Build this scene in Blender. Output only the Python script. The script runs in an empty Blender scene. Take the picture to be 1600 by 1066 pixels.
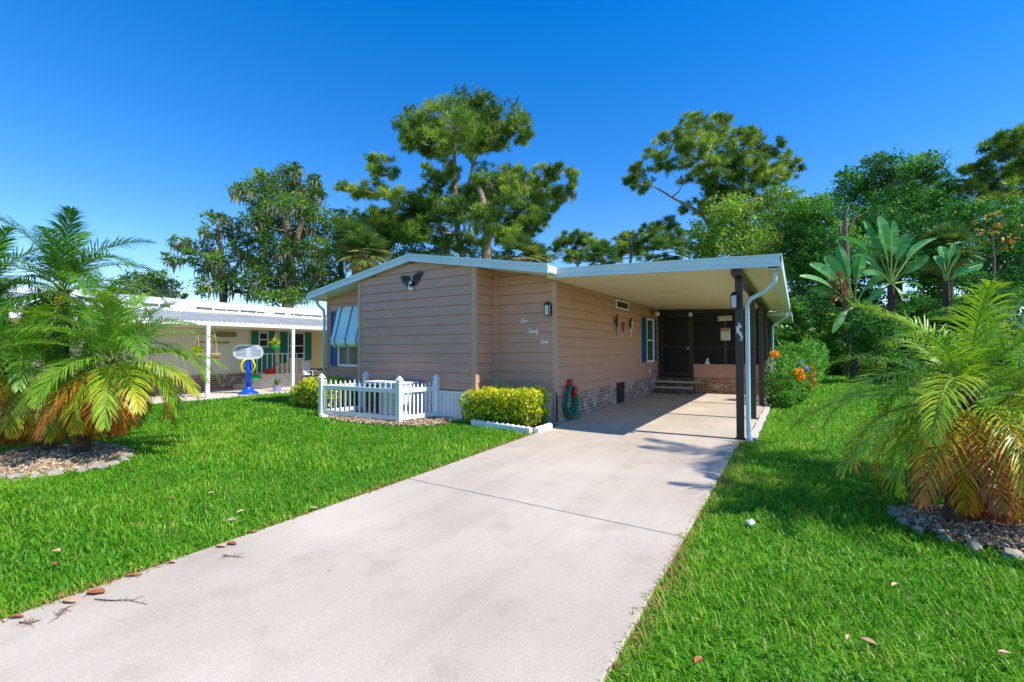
import bpy, bmesh, math, random
import numpy as np
from mathutils import Vector, Matrix
random.seed(7); RNG = np.random.default_rng(11)
rad = math.radians
SC = bpy.context.scene; C = SC.collection
# ---------------------------------------------------------------- camera
YAW, PITCH, ROLL, FPX, CAMH = rad(32.37), rad(1.05), rad(-0.13), 702.0, 1.5
_r = np.array([math.cos(YAW), math.sin(YAW), 0.0])
_f = np.array([-math.sin(YAW)*math.cos(PITCH), math.cos(YAW)*math.cos(PITCH), math.sin(PITCH)])
_u = np.cross(_r, _f)
_R = _r*math.cos(ROLL)+_u*math.sin(ROLL); _U = -_r*math.sin(ROLL)+_u*math.cos(ROLL)
CM = np.array([_R, _U, _f]); CP = np.array([0, 0, CAMH])
cam = bpy.data.cameras.new('camera'); co = bpy.data.objects.new('camera', cam); C.objects.link(co)
m4 = Matrix.Identity(4)
for i in range(3):
    m4[i][0] = _R[i]; m4[i][1] = _U[i]; m4[i][2] = -_f[i]; m4[i][3] = CP[i]
co.matrix_world = m4
cam.sensor_width = 36; cam.lens = 36*FPX/1600; cam.clip_end = 2000; cam.clip_start = 0.05
SC.camera = co
# ---------------------------------------------------------------- world, sun, exposure
SUN = Vector((0.66, 0.058, 0.75)).normalized()
w = bpy.data.worlds.new('World'); SC.world = w; w.use_nodes = True
nt = w.node_tree; nt.nodes.clear()
sky = nt.nodes.new('ShaderNodeTexSky'); sky.sky_type = 'NISHITA'; sky.sun_disc = False
sky.sun_elevation = math.asin(SUN.z); sky.sun_rotation = math.atan2(SUN.x, SUN.y)
sky.air_density = 1.0; sky.dust_density = 0.0; sky.ozone_density = 3.0
hs = nt.nodes.new('ShaderNodeHueSaturation'); hs.inputs['Hue'].default_value = .513; hs.inputs['Saturation'].default_value = 1.6; hs.inputs['Value'].default_value = 1.0
bg = nt.nodes.new('ShaderNodeBackground'); bg.inputs['Strength'].default_value = 0.15
wo = nt.nodes.new('ShaderNodeOutputWorld')
m1 = nt.nodes.new('ShaderNodeVectorMath'); m1.operation = 'SCALE'; m1.inputs['Scale'].default_value = .12
gm = nt.nodes.new('ShaderNodeGamma'); gm.inputs['Gamma'].default_value = .8
m2_ = nt.nodes.new('ShaderNodeVectorMath'); m2_.operation = 'SCALE'; m2_.inputs['Scale'].default_value = 6.6
nt.links.new(sky.outputs[0], m1.inputs[0]); nt.links.new(m1.outputs[0], gm.inputs[0]); nt.links.new(gm.outputs[0], m2_.inputs[0]); nt.links.new(m2_.outputs[0], hs.inputs['Color']); nt.links.new(hs.outputs[0], bg.inputs[0]); nt.links.new(bg.outputs[0], wo.inputs[0])
sl = bpy.data.lights.new('sun', 'SUN'); sl.energy = 3.5; sl.angle = rad(0.53); sl.color = (1, 0.95, 0.87)
so = bpy.data.objects.new('sun', sl); C.objects.link(so)
so.rotation_euler = SUN.to_track_quat('Z', 'Y').to_euler()
SC.view_settings.view_transform = 'Standard'; SC.view_settings.look = 'None'
SC.view_settings.exposure = 0.82; SC.view_settings.gamma = 1
SC.render.engine = 'CYCLES'
try:
    SC.cycles.transparent_max_bounces = 12; SC.cycles.max_bounces = 8; SC.cycles.diffuse_bounces = 5
except Exception: pass

# ---------------------------------------------------------------- pixel helpers (photo 1600x1066)
def ray(x, y): return CM.T @ np.array([(x-800)/FPX, -(y-533)/FPX, 1.0])
def gnd(x, y, z=0.0):
    r = ray(x, y); return r*((z-CAMH)/r[2]) + CP
def onX(x, y, X):
    r = ray(x, y); return r*(X/r[0]) + CP
def onY(x, y, Y):
    r = ray(x, y); return r*(Y/r[1]) + CP
def at(x, y, D): return ray(x, y)*D + CP

# ---------------------------------------------------------------- materials
def srgb(r, g, b):
    f = lambda c: (c/255/12.92 if c/255 <= .04045 else ((c/255+.055)/1.055)**2.4)
    return (f(r), f(g), f(b), 1)
MATS = {}
def mat(name, col, rough=0.6, var=0.12, scale=6.0, bump=0.0, bscale=40.0, metal=0.0, spec=0.5, col2=None, detail=6):
    m = bpy.data.materials.new(name); m.use_nodes = True; n = m.node_tree; b = n.nodes['Principled BSDF']
    b.inputs['Roughness'].default_value = rough; b.inputs['Metallic'].default_value = metal
    b.inputs['Specular IOR Level'].default_value = spec
    tc = n.nodes.new('ShaderNodeTexCoord')
    nz = n.nodes.new('ShaderNodeTexNoise'); nz.inputs['Scale'].default_value = scale; nz.inputs['Detail'].default_value = detail
    n.links.new(tc.outputs['Object'], nz.inputs['Vector'])
    r = n.nodes.new('ShaderNodeValToRGB'); r.color_ramp.elements[0].position = .3; r.color_ramp.elements[1].position = .7
    c1 = [max(0, c*(1-var)) for c in col[:3]]+[1]; c2 = list(col2) if col2 else [min(1, c*(1+var)) for c in col[:3]]+[1]
    r.color_ramp.elements[0].color = c1; r.color_ramp.elements[1].color = c2
    n.links.new(nz.outputs['Fac'], r.inputs[0]); n.links.new(r.outputs[0], b.inputs['Base Color'])
    if bump:
        n2 = n.nodes.new('ShaderNodeTexNoise'); n2.inputs['Scale'].default_value = bscale; n2.inputs['Detail'].default_value = 5
        n.links.new(tc.outputs['Object'], n2.inputs['Vector'])
        bp = n.nodes.new('ShaderNodeBump'); bp.inputs['Strength'].default_value = bump; bp.inputs['Distance'].default_value = .01
        n.links.new(n2.outputs['Fac'], bp.inputs['Height']); n.links.new(bp.outputs[0], b.inputs['Normal'])
    MATS[name] = m; return m
def leafmat(name, stops, rough=.45, trans=.3, spec=.4):
    """per-leaf value v picks the colour the leaf itself has"""
    m = bpy.data.materials.new(name); m.use_nodes = True; n = m.node_tree; b = n.nodes['Principled BSDF']
    at_ = n.nodes.new('ShaderNodeAttribute'); at_.attribute_name = 'v'
    r = n.nodes.new('ShaderNodeValToRGB')
    while len(r.color_ramp.elements) < len(stops): r.color_ramp.elements.new(.5)
    for e, (p, c) in zip(r.color_ramp.elements, stops): e.position = p; e.color = c
    n.links.new(at_.outputs['Fac'], r.inputs[0]); n.links.new(r.outputs[0], b.inputs['Base Color'])
    b.inputs['Roughness'].default_value = rough; b.inputs['Specular IOR Level'].default_value = spec
    t = n.nodes.new('ShaderNodeBsdfTranslucent'); n.links.new(r.outputs[0], t.inputs[0])
    mx = n.nodes.new('ShaderNodeMixShader'); mx.inputs[0].default_value = trans
    out = n.nodes['Material Output']
    n.links.new(b.outputs[0], mx.inputs[1]); n.links.new(t.outputs[0], mx.inputs[2]); n.links.new(mx.outputs[0], out.inputs[0])
    MATS[name] = m; return m
M = MATS
mat('siding', srgb(197, 149, 128), .55, .05, 3, .15, 60)
mat('trim_brown', srgb(198, 158, 132), .5, .04, 5)
mat('fascia', srgb(190, 214, 222), .35, .05, 2)
mat('metal_white', srgb(222, 226, 226), .35, .04, 3)
mat('vinyl_white', srgb(238, 238, 234), .4, .03, 4)
mat('skirt', srgb(222, 226, 228), .5, .05, 3)
mat('ceiling', srgb(226, 214, 180), .5, .05, 1.5)
mat('dark_post', srgb(46, 38, 36), .4, .1, 5)
mat('black', srgb(22, 22, 24), .4, .1, 5)
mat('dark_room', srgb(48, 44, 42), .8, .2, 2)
mat('blue_shutter', srgb(22, 84, 142), .45, .06, 4)
mat('teal', srgb(18, 128, 122), .5, .06, 4)
mat('awn', srgb(206, 236, 238), .35, .04, 2); mat('awn_stripe', srgb(44, 128, 172), .35, .04, 2)
mat('concrete_edge', srgb(206, 196, 186), .85, .1, 8, .3, 60)
mat('stone', srgb(160, 150, 136), .9, .25, 9, .6, 30)
mat('white_stone', srgb(232, 230, 226), .8, .08, 9, .4, 30)
mat('bark', srgb(112, 92, 78), .9, .35, 9, .8, 25)
mat('pine_bark', srgb(156, 134, 118), .9, .35, 5, .8, 12)
mat('palm_bark', srgb(86, 68, 54), .95, .4, 22, 1.0, 40)
mat('green_hose', srgb(18, 120, 92), .35, .1, 6)
mat('red', srgb(178, 30, 34), .45, .1, 6); mat('orange', srgb(232, 130, 22), .5, .1, 6)
mat('blue_plastic', srgb(10, 76, 200), .35, .06, 5); mat('yellow_plastic', srgb(222, 226, 30), .35, .06, 5)
mat('green_plastic', srgb(30, 165, 70), .4, .06, 5); mat('grey_board', srgb(196, 202, 208), .4, .05, 5)
mat('slate_board', srgb(72, 92, 112), .4, .05, 5)
mat('cream_wall', srgb(226, 206, 158), .7, .04, 4); mat('white_wall', srgb(224, 222, 212), .6, .04, 4)
mat('ac_grey', srgb(196, 198, 198), .5, .05, 4); mat('dirt', srgb(96, 76, 56), .95, .3, 14, .6, 40)
mat('wood', srgb(190, 160, 120), .7, .2, 12); mat('terracotta', srgb(176, 140, 96), .8, .15, 14)
mat('oar', srgb(132, 122, 88), .6, .2, 14)
mat('sign_cream', srgb(226, 222, 196), .5, .02, 4); mat('brass', srgb(150, 120, 60), .35, .1, 5, metal=.6)
mat('lavender', srgb(150, 150, 190), .6, .05, 5)
mat('wire', srgb(90, 96, 104), .5, .02, 4)
def glass_mat(name, col, rough=.06, alpha=.0):
    m = mat(name, col, rough, .05, 2, spec=.8); return m
glass_mat('glass', srgb(66, 92, 86)); glass_mat('glass_dark', srgb(36, 42, 44)); glass_mat('lamp_glass', srgb(170, 186, 196), .15)
def screen_mat():
    m = bpy.data.materials.new('insect_screen'); m.use_nodes = True; n = m.node_tree; b = n.nodes['Principled BSDF']
    b.inputs['Base Color'].default_value = srgb(24, 23, 24); b.inputs['Roughness'].default_value = .55
    t = n.nodes.new('ShaderNodeBsdfTransparent'); mx = n.nodes.new('ShaderNodeMixShader')
    tc = n.nodes.new('ShaderNodeTexCoord'); nz = n.nodes.new('ShaderNodeTexNoise'); nz.inputs['Scale'].default_value = 2.5
    mr = n.nodes.new('ShaderNodeMapRange'); mr.inputs['To Min'].default_value = .45; mr.inputs['To Max'].default_value = .8
    n.links.new(tc.outputs['Object'], nz.inputs['Vector']); n.links.new(nz.outputs['Fac'], mr.inputs['Value'])
    n.links.new(mr.outputs[0], mx.inputs[0])
    n.links.new(t.outputs[0], mx.inputs[1]); n.links.new(b.outputs[0], mx.inputs[2]); n.links.new(mx.outputs[0], n.nodes['Material Output'].inputs[0])
    MATS['screen'] = m
screen_mat()
def brick_mat(name, cols, mortar, axis):
    m = bpy.data.materials.new(name); m.use_nodes = True; n = m.node_tree; b = n.nodes['Principled BSDF']
    tc = n.nodes.new('ShaderNodeTexCoord'); sp = n.nodes.new('ShaderNodeSeparateXYZ'); cb = n.nodes.new('ShaderNodeCombineXYZ')
    n.links.new(tc.outputs['Object'], sp.inputs[0]); n.links.new(sp.outputs[axis], cb.inputs[0]); n.links.new(sp.outputs[2], cb.inputs[1])
    br = n.nodes.new('ShaderNodeTexBrick'); br.inputs['Scale'].default_value = 1
    br.inputs['Brick Width'].default_value = .22; br.inputs['Row Height'].default_value = .07; br.inputs['Mortar Size'].default_value = .007
    br.inputs['Color1'].default_value = cols[0]; br.inputs['Color2'].default_value = cols[1]; br.inputs['Mortar'].default_value = mortar
    n.links.new(cb.outputs[0], br.inputs['Vector'])
    nz = n.nodes.new('ShaderNodeTexNoise'); nz.inputs['Scale'].default_value = 5; nz.inputs['Detail'].default_value = 8
    n.links.new(tc.outputs['Object'], nz.inputs['Vector'])
    r = n.nodes.new('ShaderNodeValToRGB'); r.color_ramp.elements[0].position = .5; r.color_ramp.elements[1].position = .68
    r.color_ramp.elements[0].color = (0, 0, 0, 1); r.color_ramp.elements[1].color = (1, 1, 1, 1)
    n.links.new(nz.outputs['Fac'], r.inputs[0])
    mx = n.nodes.new('ShaderNodeMixRGB'); mx.inputs['Color2'].default_value = mortar
    n.links.new(r.outputs[0], mx.inputs['Fac']); n.links.new(br.outputs['Color'], mx.inputs['Color1'])
    n.links.new(mx.outputs[0], b.inputs['Base Color']); b.inputs['Roughness'].default_value = .9
    bp = n.nodes.new('ShaderNodeBump'); bp.invert = True; bp.inputs['Strength'].default_value = .8; bp.inputs['Distance'].default_value = .01
    n.links.new(br.outputs['Fac'], bp.inputs['Height']); n.links.new(bp.outputs[0], b.inputs['Normal'])
    MATS[name] = m
brick_mat('brick_y', (srgb(160, 118, 102), srgb(112, 78, 68)), srgb(206, 192, 180), 1)
brick_mat('brick_x', (srgb(168, 118, 92), srgb(118, 76, 58)), srgb(200, 180, 160), 0)
brick_mat('brick_stripe', (srgb(96, 72, 60), srgb(60, 44, 40)), srgb(150, 130, 112), 0)
def concrete_mat():
    m = bpy.data.materials.new('drive'); m.use_nodes = True; n = m.node_tree; b = n.nodes['Principled BSDF']
    tc = n.nodes.new('ShaderNodeTexCoord')
    def noise(s, d=6):
        z = n.nodes.new('ShaderNodeTexNoise'); z.inputs['Scale'].default_value = s; z.inputs['Detail'].default_value = d
        n.links.new(tc.outputs['Object'], z.inputs['Vector']); return z
    def ramp(src, a, ca, bb, cb):
        r = n.nodes.new('ShaderNodeValToRGB'); r.color_ramp.elements[0].position = a; r.color_ramp.elements[1].position = bb
        r.color_ramp.elements[0].color = ca; r.color_ramp.elements[1].color = cb; n.links.new(src.outputs['Fac'], r.inputs[0]); return r
    big = ramp(noise(.7, 8), .35, srgb(192, 177, 157), .7, srgb(214, 199, 178))
    fine = ramp(noise(90, 4), .3, (.86, .85, .84, 1), .62, (1.0, 1.0, 1.0, 1))
    mx = n.nodes.new('ShaderNodeMixRGB'); mx.blend_type = 'MULTIPLY'; mx.inputs[0].default_value = 1
    n.links.new(big.outputs[0], mx.inputs[1]); n.links.new(fine.outputs[0], mx.inputs[2])
    st = ramp(noise(2.6, 9), .30, (.84, .82, .80, 1), .44, (1, 1, 1, 1))
    m2 = n.nodes.new('ShaderNodeMixRGB'); m2.blend_type = 'MULTIPLY'; m2.inputs[0].default_value = .7
    n.links.new(mx.outputs[0], m2.inputs[1]); n.links.new(st.outputs[0], m2.inputs[2])
    vo = n.nodes.new('ShaderNodeTexVoronoi'); vo.inputs['Scale'].default_value = 3.2; n.links.new(tc.outputs['Object'], vo.inputs['Vector'])
    sp = n.nodes.new('ShaderNodeValToRGB'); sp.color_ramp.elements[0].position = .022; sp.color_ramp.elements[1].position = .034
    sp.color_ramp.elements[0].color = (.3, .28, .26, 1); sp.color_ramp.elements[1].color = (1, 1, 1, 1)
    n.links.new(vo.outputs['Distance'], sp.inputs[0])
    m3 = n.nodes.new('ShaderNodeMixRGB'); m3.blend_type = 'MULTIPLY'; m3.inputs[0].default_value = .8
    n.links.new(m2.outputs[0], m3.inputs[1]); n.links.new(sp.outputs[0], m3.inputs[2])
    mp = n.nodes.new('ShaderNodeMapping'); mp.inputs['Scale'].default_value = (3.2, .16, 1); n.links.new(tc.outputs['Object'], mp.inputs['Vector'])
    z2 = n.nodes.new('ShaderNodeTexNoise'); z2.inputs['Scale'].default_value = 1.3; z2.inputs['Detail'].default_value = 6; n.links.new(mp.outputs[0], z2.inputs['Vector'])
    r5 = ramp(z2, .36, (.94, .935, .93, 1), .56, (1, 1, 1, 1))
    z3 = noise(.9, 12); r6 = ramp(z3, .56, (1, 1, 1, 1), .74, (.95, .94, .92, 1))
    m4_ = n.nodes.new('ShaderNodeMixRGB'); m4_.blend_type = 'MULTIPLY'; m4_.inputs[0].default_value = 1
    m5_ = n.nodes.new('ShaderNodeMixRGB'); m5_.blend_type = 'MULTIPLY'; m5_.inputs[0].default_value = 1
    n.links.new(m3.outputs[0], m4_.inputs[1]); n.links.new(r5.outputs[0], m4_.inputs[2]); n.links.new(m4_.outputs[0], m5_.inputs[1]); n.links.new(r6.outputs[0], m5_.inputs[2])
    n.links.new(m5_.outputs[0], b.inputs['Base Color']); b.inputs['Roughness'].default_value = .85; b.inputs['Specular IOR Level'].default_value = .25
    bp = n.nodes.new('ShaderNodeBump'); bp.inputs['Strength'].default_value = .5; bp.inputs['Distance'].default_value = .004
    n.links.new(noise(140, 3).outputs['Fac'], bp.inputs['Height']); n.links.new(bp.outputs[0], b.inputs['Normal'])
    MATS['drive'] = m
concrete_mat()
G = lambda a, b, c: srgb(a, b, c)
leafmat('grass', [(0, G(48, 112, 16)), (.35, G(94, 160, 22)), (.7, G(146, 196, 40)), (.86, G(168, 200, 66)), (.93, G(186, 176, 92)), (1, G(190, 150, 100))], .45, .45, .35)
mat('lawn_soil', srgb(58, 118, 26), .95, .3, 5, .4, 60, col2=srgb(92, 142, 38), spec=.1)
leafmat('oak_leaf', [(0, G(66, 100, 34)), (.5, G(98, 140, 46)), (1, G(154, 184, 74))], .55, .4, .25)
leafmat('green_leaf', [(0, G(34, 84, 30)), (.5, G(66, 132, 44)), (1, G(138, 194, 66))], .55, .4, .25)
leafmat('needle', [(0, G(66, 100, 30)), (.5, G(116, 152, 44)), (1, G(182, 200, 72))], .45, .35)
leafmat('vine', [(0, G(82, 128, 32)), (.5, G(122, 166, 44)), (1, G(176, 202, 80))], .42, .4)
leafmat('moss', [(0, G(120, 124, 100)), (1, G(178, 176, 146))], .9, .3, .1)
leafmat('palm', [(0, G(62, 120, 36)), (.3, G(112, 168, 38)), (.52, G(176, 200, 46)), (.7, G(224, 204, 58)), (.85, G(226, 150, 50)), (1, G(170, 96, 44))], .4, .4, .6)
leafmat('fan', [(0, G(66, 98, 44)), (.5, G(98, 134, 58)), (.8, G(160, 168, 76)), (1, G(178, 150, 100))], .45, .35)
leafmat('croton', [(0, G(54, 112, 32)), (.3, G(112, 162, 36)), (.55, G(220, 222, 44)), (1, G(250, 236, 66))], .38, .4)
leafmat('orange_leaf', [(0, G(60, 110, 36)), (.45, G(140, 150, 44)), (1, G(224, 136, 48))], .45, .3)
leafmat('paddle', [(0, G(48, 124, 56)), (.5, G(84, 164, 76)), (1, G(146, 196, 116))], .3, .35, .6)
leafmat('dead', [(0, G(112, 72, 44)), (.5, G(168, 100, 52)), (1, G(206, 160, 110))], .7, .15, .2)
leafmat('petal', [(0, G(240, 120, 20)), (.6, G(252, 190, 30)), (1, G(250, 220, 80))], .5, .3)
leafmat('petal_blue', [(0, G(130, 140, 210)), (1, G(190, 196, 236))], .5, .3)
leafmat('grey_leaf', [(0, G(150, 176, 150)), (1, G(216, 226, 210))], .6, .3)
leafmat('gravel', [(0, G(112, 84, 60)), (.5, G(176, 148, 112)), (1, G(222, 206, 180))], .85, .0, .2)
leafmat('seed', [(0, G(206, 150, 30)), (1, G(240, 200, 60))], .6, .1)

# ---------------------------------------------------------------- mesh helpers
def link(o, parent=None):
    C.objects.link(o)
    if parent: o.parent = parent
    return o
class MB:
    def __init__(s): s.v = []; s.f = []
    def add(s, vs, fs):
        k = len(s.v); s.v += [tuple(map(float, p)) for p in vs]; s.f += [tuple(k+i for i in f) for f in fs]; return s
    def box(s, x0, x1, y0, y1, z0, z1):
        return s.add([(x0,y0,z0),(x1,y0,z0),(x1,y1,z0),(x0,y1,z0),(x0,y0,z1),(x1,y0,z1),(x1,y1,z1),(x0,y1,z1)],
                     [(0,3,2,1),(4,5,6,7),(0,1,5,4),(1,2,6,5),(2,3,7,6),(3,0,4,7)])
    def obox(s, c, ax, ay, az):
        """box from centre and three half-axis vectors"""
        c, ax, ay, az = map(np.array, (c, ax, ay, az)); v = []
        for k in (-1, 1):
            for a, b in ((-1,-1),(1,-1),(1,1),(-1,1)): v.append(c+a*ax+b*ay+k*az)
        return s.add(v, [(0,3,2,1),(4,5,6,7),(0,1,5,4),(1,2,6,5),(2,3,7,6),(3,0,4,7)])
    def tube(s, pts, rs, n=8, cap=True):
        pts = [np.array(p, float) for p in pts]
        if not hasattr(rs, '__len__'): rs = [rs]*len(pts)
        k0 = len(s.v); prev = None; V = []; 
        for i, p in enumerate(pts):
            t = pts[min(i+1, len(pts)-1)]-pts[max(i-1, 0)]; t = t/(np.linalg.norm(t)+1e-9)
            if prev is None:
                a = np.array([0, 0, 1.0]) if abs(t[2]) < .9 else np.array([1.0, 0, 0])
                u = np.cross(t, a)
            else: u = prev-t*np.dot(prev, t)
            u /= np.linalg.norm(u)+1e-9; prev = u; w_ = np.cross(t, u)
            for j in range(n):
                a = 2*math.pi*j/n; V.append(p+(u*math.cos(a)+w_*math.sin(a))*rs[i])
        F = []
        for i in range(len(pts)-1):
            for j in range(n):
                F.append((i*n+j, i*n+(j+1) % n, (i+1)*n+(j+1) % n, (i+1)*n+j))
        if cap: F.append(tuple(range(n-1, -1, -1))); F.append(tuple((len(pts)-1)*n+j for j in range(n)))
        return s.add(V, F)
    def lathe(s, c, prof, n=16, sx=1, sy=1):
        V = []; F = []
        for r, z in prof:
            for j in range(n):
                a = 2*math.pi*j/n+math.pi/4*(n == 4); V.append((c[0]+r*math.cos(a)*sx, c[1]+r*math.sin(a)*sy, c[2]+z))
        m = len(prof)
        for i in range(m-1):
            for j in range(n): F.append((i*n+j, i*n+(j+1) % n, (i+1)*n+(j+1) % n, (i+1)*n+j))
        F.append(tuple(range(n-1, -1, -1))); F.append(tuple((m-1)*n+j for j in range(n)))
        return s.add(V, F)
    def prism(s, poly, d):
        """polygon (3D points) pushed by vector d"""
        poly = [np.array(p, float) for p in poly]; d = np.array(d, float); n = len(poly)
        return s.add(poly+[p+d for p in poly], [tuple(range(n-1, -1, -1)), tuple(range(n, 2*n))]+[(i, (i+1) % n, n+(i+1) % n, n+i) for i in range(n)])
    def build(s, name, m, parent=None, smooth=False, bevel=0, **tags):
        me = bpy.data.meshes.new(name); me.from_pydata(s.v, [], s.f); me.validate()
        bm = bmesh.new(); bm.from_mesh(me); bmesh.ops.recalc_face_normals(bm, faces=bm.faces); bm.to_mesh(me); bm.free()
        me.materials.append(M[m] if isinstance(m, str) else m)
        if smooth:
            me.polygons.foreach_set('use_smooth', [True]*len(me.polygons))
        o = link(bpy.data.objects.new(name, me), parent)
        if bevel:
            b = o.modifiers.new('bevel', 'BEVEL'); b.width = bevel; b.segments = 2; b.limit_method = 'ANGLE'
        return tag(o, **tags)
def tag(o, label=None, cat=None, group=None, kind=None):
    if label: o['label'] = label
    if cat: o['category'] = cat
    if group: o['group'] = group
    if kind: o['kind'] = kind
    return o
def empty(name, loc, label, cat, group=None):
    o = bpy.data.objects.new(name, None); C.objects.link(o); o.empty_display_size = .2
    o.location = tuple(map(float, loc)); bpy.context.view_layer.update()
    return tag(o, label, cat, group)
def part(mb, name, m, root, **k):
    """child mesh whose coordinates are given in world space"""
    o = mb.build(name, m, None, **k); reparent(o, root); return o
def reparent(o, root):
    o.parent = root; t = Vector((0, 0, 0)); r = root
    while r is not None: t += r.location; r = r.parent
    o.matrix_parent_inverse = Matrix.Translation(-t)
    return o
def npmesh(name, V, k, m, v=None, parent=None, smooth=False, **tags):
    """V: (N,k,3) separate k-gons; v: (N,) per-face value"""
    V = np.asarray(V, np.float32); N = V.shape[0]
    me = bpy.data.meshes.new(name); me.vertices.add(N*k); me.vertices.foreach_set('co', V.reshape(-1))
    me.loops.add(N*k); me.loops.foreach_set('vertex_index', np.arange(N*k, dtype=np.int32))
    me.polygons.add(N); me.polygons.foreach_set('loop_start', np.arange(0, N*k, k, dtype=np.int32))
    try: me.polygons.foreach_set('loop_total', np.full(N, k, dtype=np.int32))
    except Exception: pass
    me.update(calc_edges=True)
    if v is not None:
        a = me.attributes.new('v', 'FLOAT', 'POINT'); a.data.foreach_set('value', np.repeat(np.clip(v, 0, 1), k).astype(np.float32))
    me.materials.append(M[m]); o = bpy.data.objects.new(name, me); C.objects.link(o)
    if parent: reparent(o, parent)
    return tag(o, **tags)
def unit(a): return a/(np.linalg.norm(a, axis=-1, keepdims=True)+1e-9)
def leafcards(Cn, size, aspect=.5, up=.4, rng=RNG, fold=True):
    """rhombic leaves at points Cn with random orientation leaning to face up"""
    n = len(Cn); d = unit(rng.normal(size=(n, 3))); nr = unit(rng.normal(size=(n, 3))+np.array([0, 0, up*2]))
    d = unit(d-nr*np.sum(d*nr, 1, keepdims=True)); s = np.cross(nr, d)
    L = (size*rng.uniform(.6, 1.3, (n, 1))); W = L*aspect*.5
    return np.stack([Cn-d*L*.5, Cn+s*W-d*L*.05, Cn+d*L*.5, Cn-s*W-d*L*.05], 1)

# ================================================================ THE SETTING
def sheet(name, x0, x1, y0, y1, z, m, nx=1, ny=1):
    b = MB(); V = []; F = []
    for j in range(ny+1):
        for i in range(nx+1): V.append((x0+(x1-x0)*i/nx, y0+(y1-y0)*j/ny, z))
    for j in range(ny):
        for i in range(nx): a = j*(nx+1)+i; F.append((a, a+1, a+nx+2, a+nx+1))
    return b.add(V, F).build(name, m, kind='structure')
sheet('ground', -400, 400, -60, 600, 0, 'lawn_soil')
DX0, DX1 = -3.76, -.76
b = MB()
def slab(b, p, z0, z1):
    return b.prism([(x, y, z0) for x, y in p], (0, 0, z1-z0))
JY = [-6, 3.715, 7.965, 10.62, 12.84, 16.1]
g = .007
for i in range(5):
    y0, y1 = JY[i]+g, JY[i+1]-g
    if i == 0: slab(b, [(-3.55, y0), (-.70, y0), (DX1, y1), (-3.76, y1)], -.1, .03)
    elif i == 1: slab(b, [(-3.76, y0), (DX1, y0), (DX1-.03, y1), (-3.93, y1)], -.1, .03)
    else: slab(b, [(-4.12, y0), (-.72, y0), (-.72, y1), (-4.12, y1)], -.1, .03)
o = b.build('driveway', 'drive', kind='structure', bevel=.006)
MB().box(-18, -14.95, -8, 16, -.1, .035).build('carport_slab', 'concrete_edge', kind='structure')
# ================================================================ MAIN HOUSE
H = empty('mobile_home', (-7.4, 8, 0), 'tan lap-sided mobile home with low gable, carport and dark screened porch', 'house')
def lap(b, org, u, n, length, z0, z1, topf=None, exp=.205, ph=0.0, step=.3):
    """lap boards on a wall: org (x,y), u along, n outward"""
    u = np.array(u, float); n = np.array(n, float); o = np.array([org[0], org[1], 0.0])
    z = z0-ph
    while z < z1:
        a, c = max(z, z0), min(z+exp, z1); ns = max(1, int(length/step)) if topf else 1
        for k in range(ns):
            s0, s1 = length*k/ns, length*(k+1)/ns
            t0 = min(c, topf(s0)) if topf else c; t1 = min(c, topf(s1)) if topf else c
            if t0 <= a+.001 and t1 <= a+.001: continue
            t0 = max(t0, a); t1 = max(t1, a)
            P = lambda s, zz, off: o+u*s+n*off+np.array([0, 0, zz])
            g_ = a+.009 if a > z0 else a
            if min(t0, t1) > g_:
                b.add([P(s0, g_, .026), P(s1, g_, .026), P(s1, t1, .004), P(s0, t0, .004)], [(0, 1, 2, 3)])
                b.add([P(s0, g_, -.012), P(s1, g_, -.012), P(s1, g_, .026), P(s0, g_, .026)], [(0, 1, 2, 3)])
            b.add([P(s0, a, -.012), P(s1, a, -.012), P(s1, g_, -.012), P(s0, g_, -.012)], [(0, 1, 2, 3)])
            b.add([P(s0, a, .004), P(s1, a, .004), P(s1, a, -.012), P(s0, a, -.012)], [(0, 1, 2, 3)])
        z += exp
XL, XM0, XM1, XR, YM, YR, YL = -11.0, -9.19, -5.59, -4.13, 7.41, 8.14, 7.8
YB_, YE = 16.1, 22.0
roofz = lambda x: 3.535-.168*abs(x+7.37)
b = MB(); lap(b, (XM0, YM), (1, 0, 0), (0, -1, 0), XM1-XM0, .64, 3.6, lambda s: roofz(XM0+s)-.02, ph=.05)
part(b, 'front_wall', 'siding', H)
b = MB(); lap(b, (XM1, YM), (0, 1, 0), (1, 0, 0), YR-YM, .62, 3.2, lambda s: roofz(XM1)-.02, ph=.03)
part(b, 'return_wall', 'siding', H)
b = MB(); lap(b, (XM1, YR), (1, 0, 0), (0, -1, 0), XR-XM1, .61, 3.2, lambda s: roofz(XM1+s)-.01, ph=.0)
part(b, 'recessed_wall', 'siding', H)
b = MB(); lap(b, (XL, YL), (1, 0, 0), (0, -1, 0), XM0-XL, .6, 3.2, lambda s: roofz(XL+s)-.01, ph=.12)
part(b, 'recessed_wall', 'siding', H)
b = MB(); lap(b, (XL, YE), (0, -1, 0), (-1, 0, 0), YE-YL, .6, 2.86)
part(b, 'side_wall', 'siding', H)
b = MB(); lap(b, (XR, YR), (0, 1, 0), (1, 0, 0), YB_-YR, .55, 2.98, ph=.03)
part(b, 'side_wall', 'siding', H)
# inner core so nothing is see-through
b = MB(); b.box(XM0+.02, XM1-.02, YM+.02, YE, .0, 2.9); b.box(XL+.02, XR-.02, YR+.03, YE-.03, .0, 2.85)
part(b, 'inner_wall', 'dark_room', H)
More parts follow.
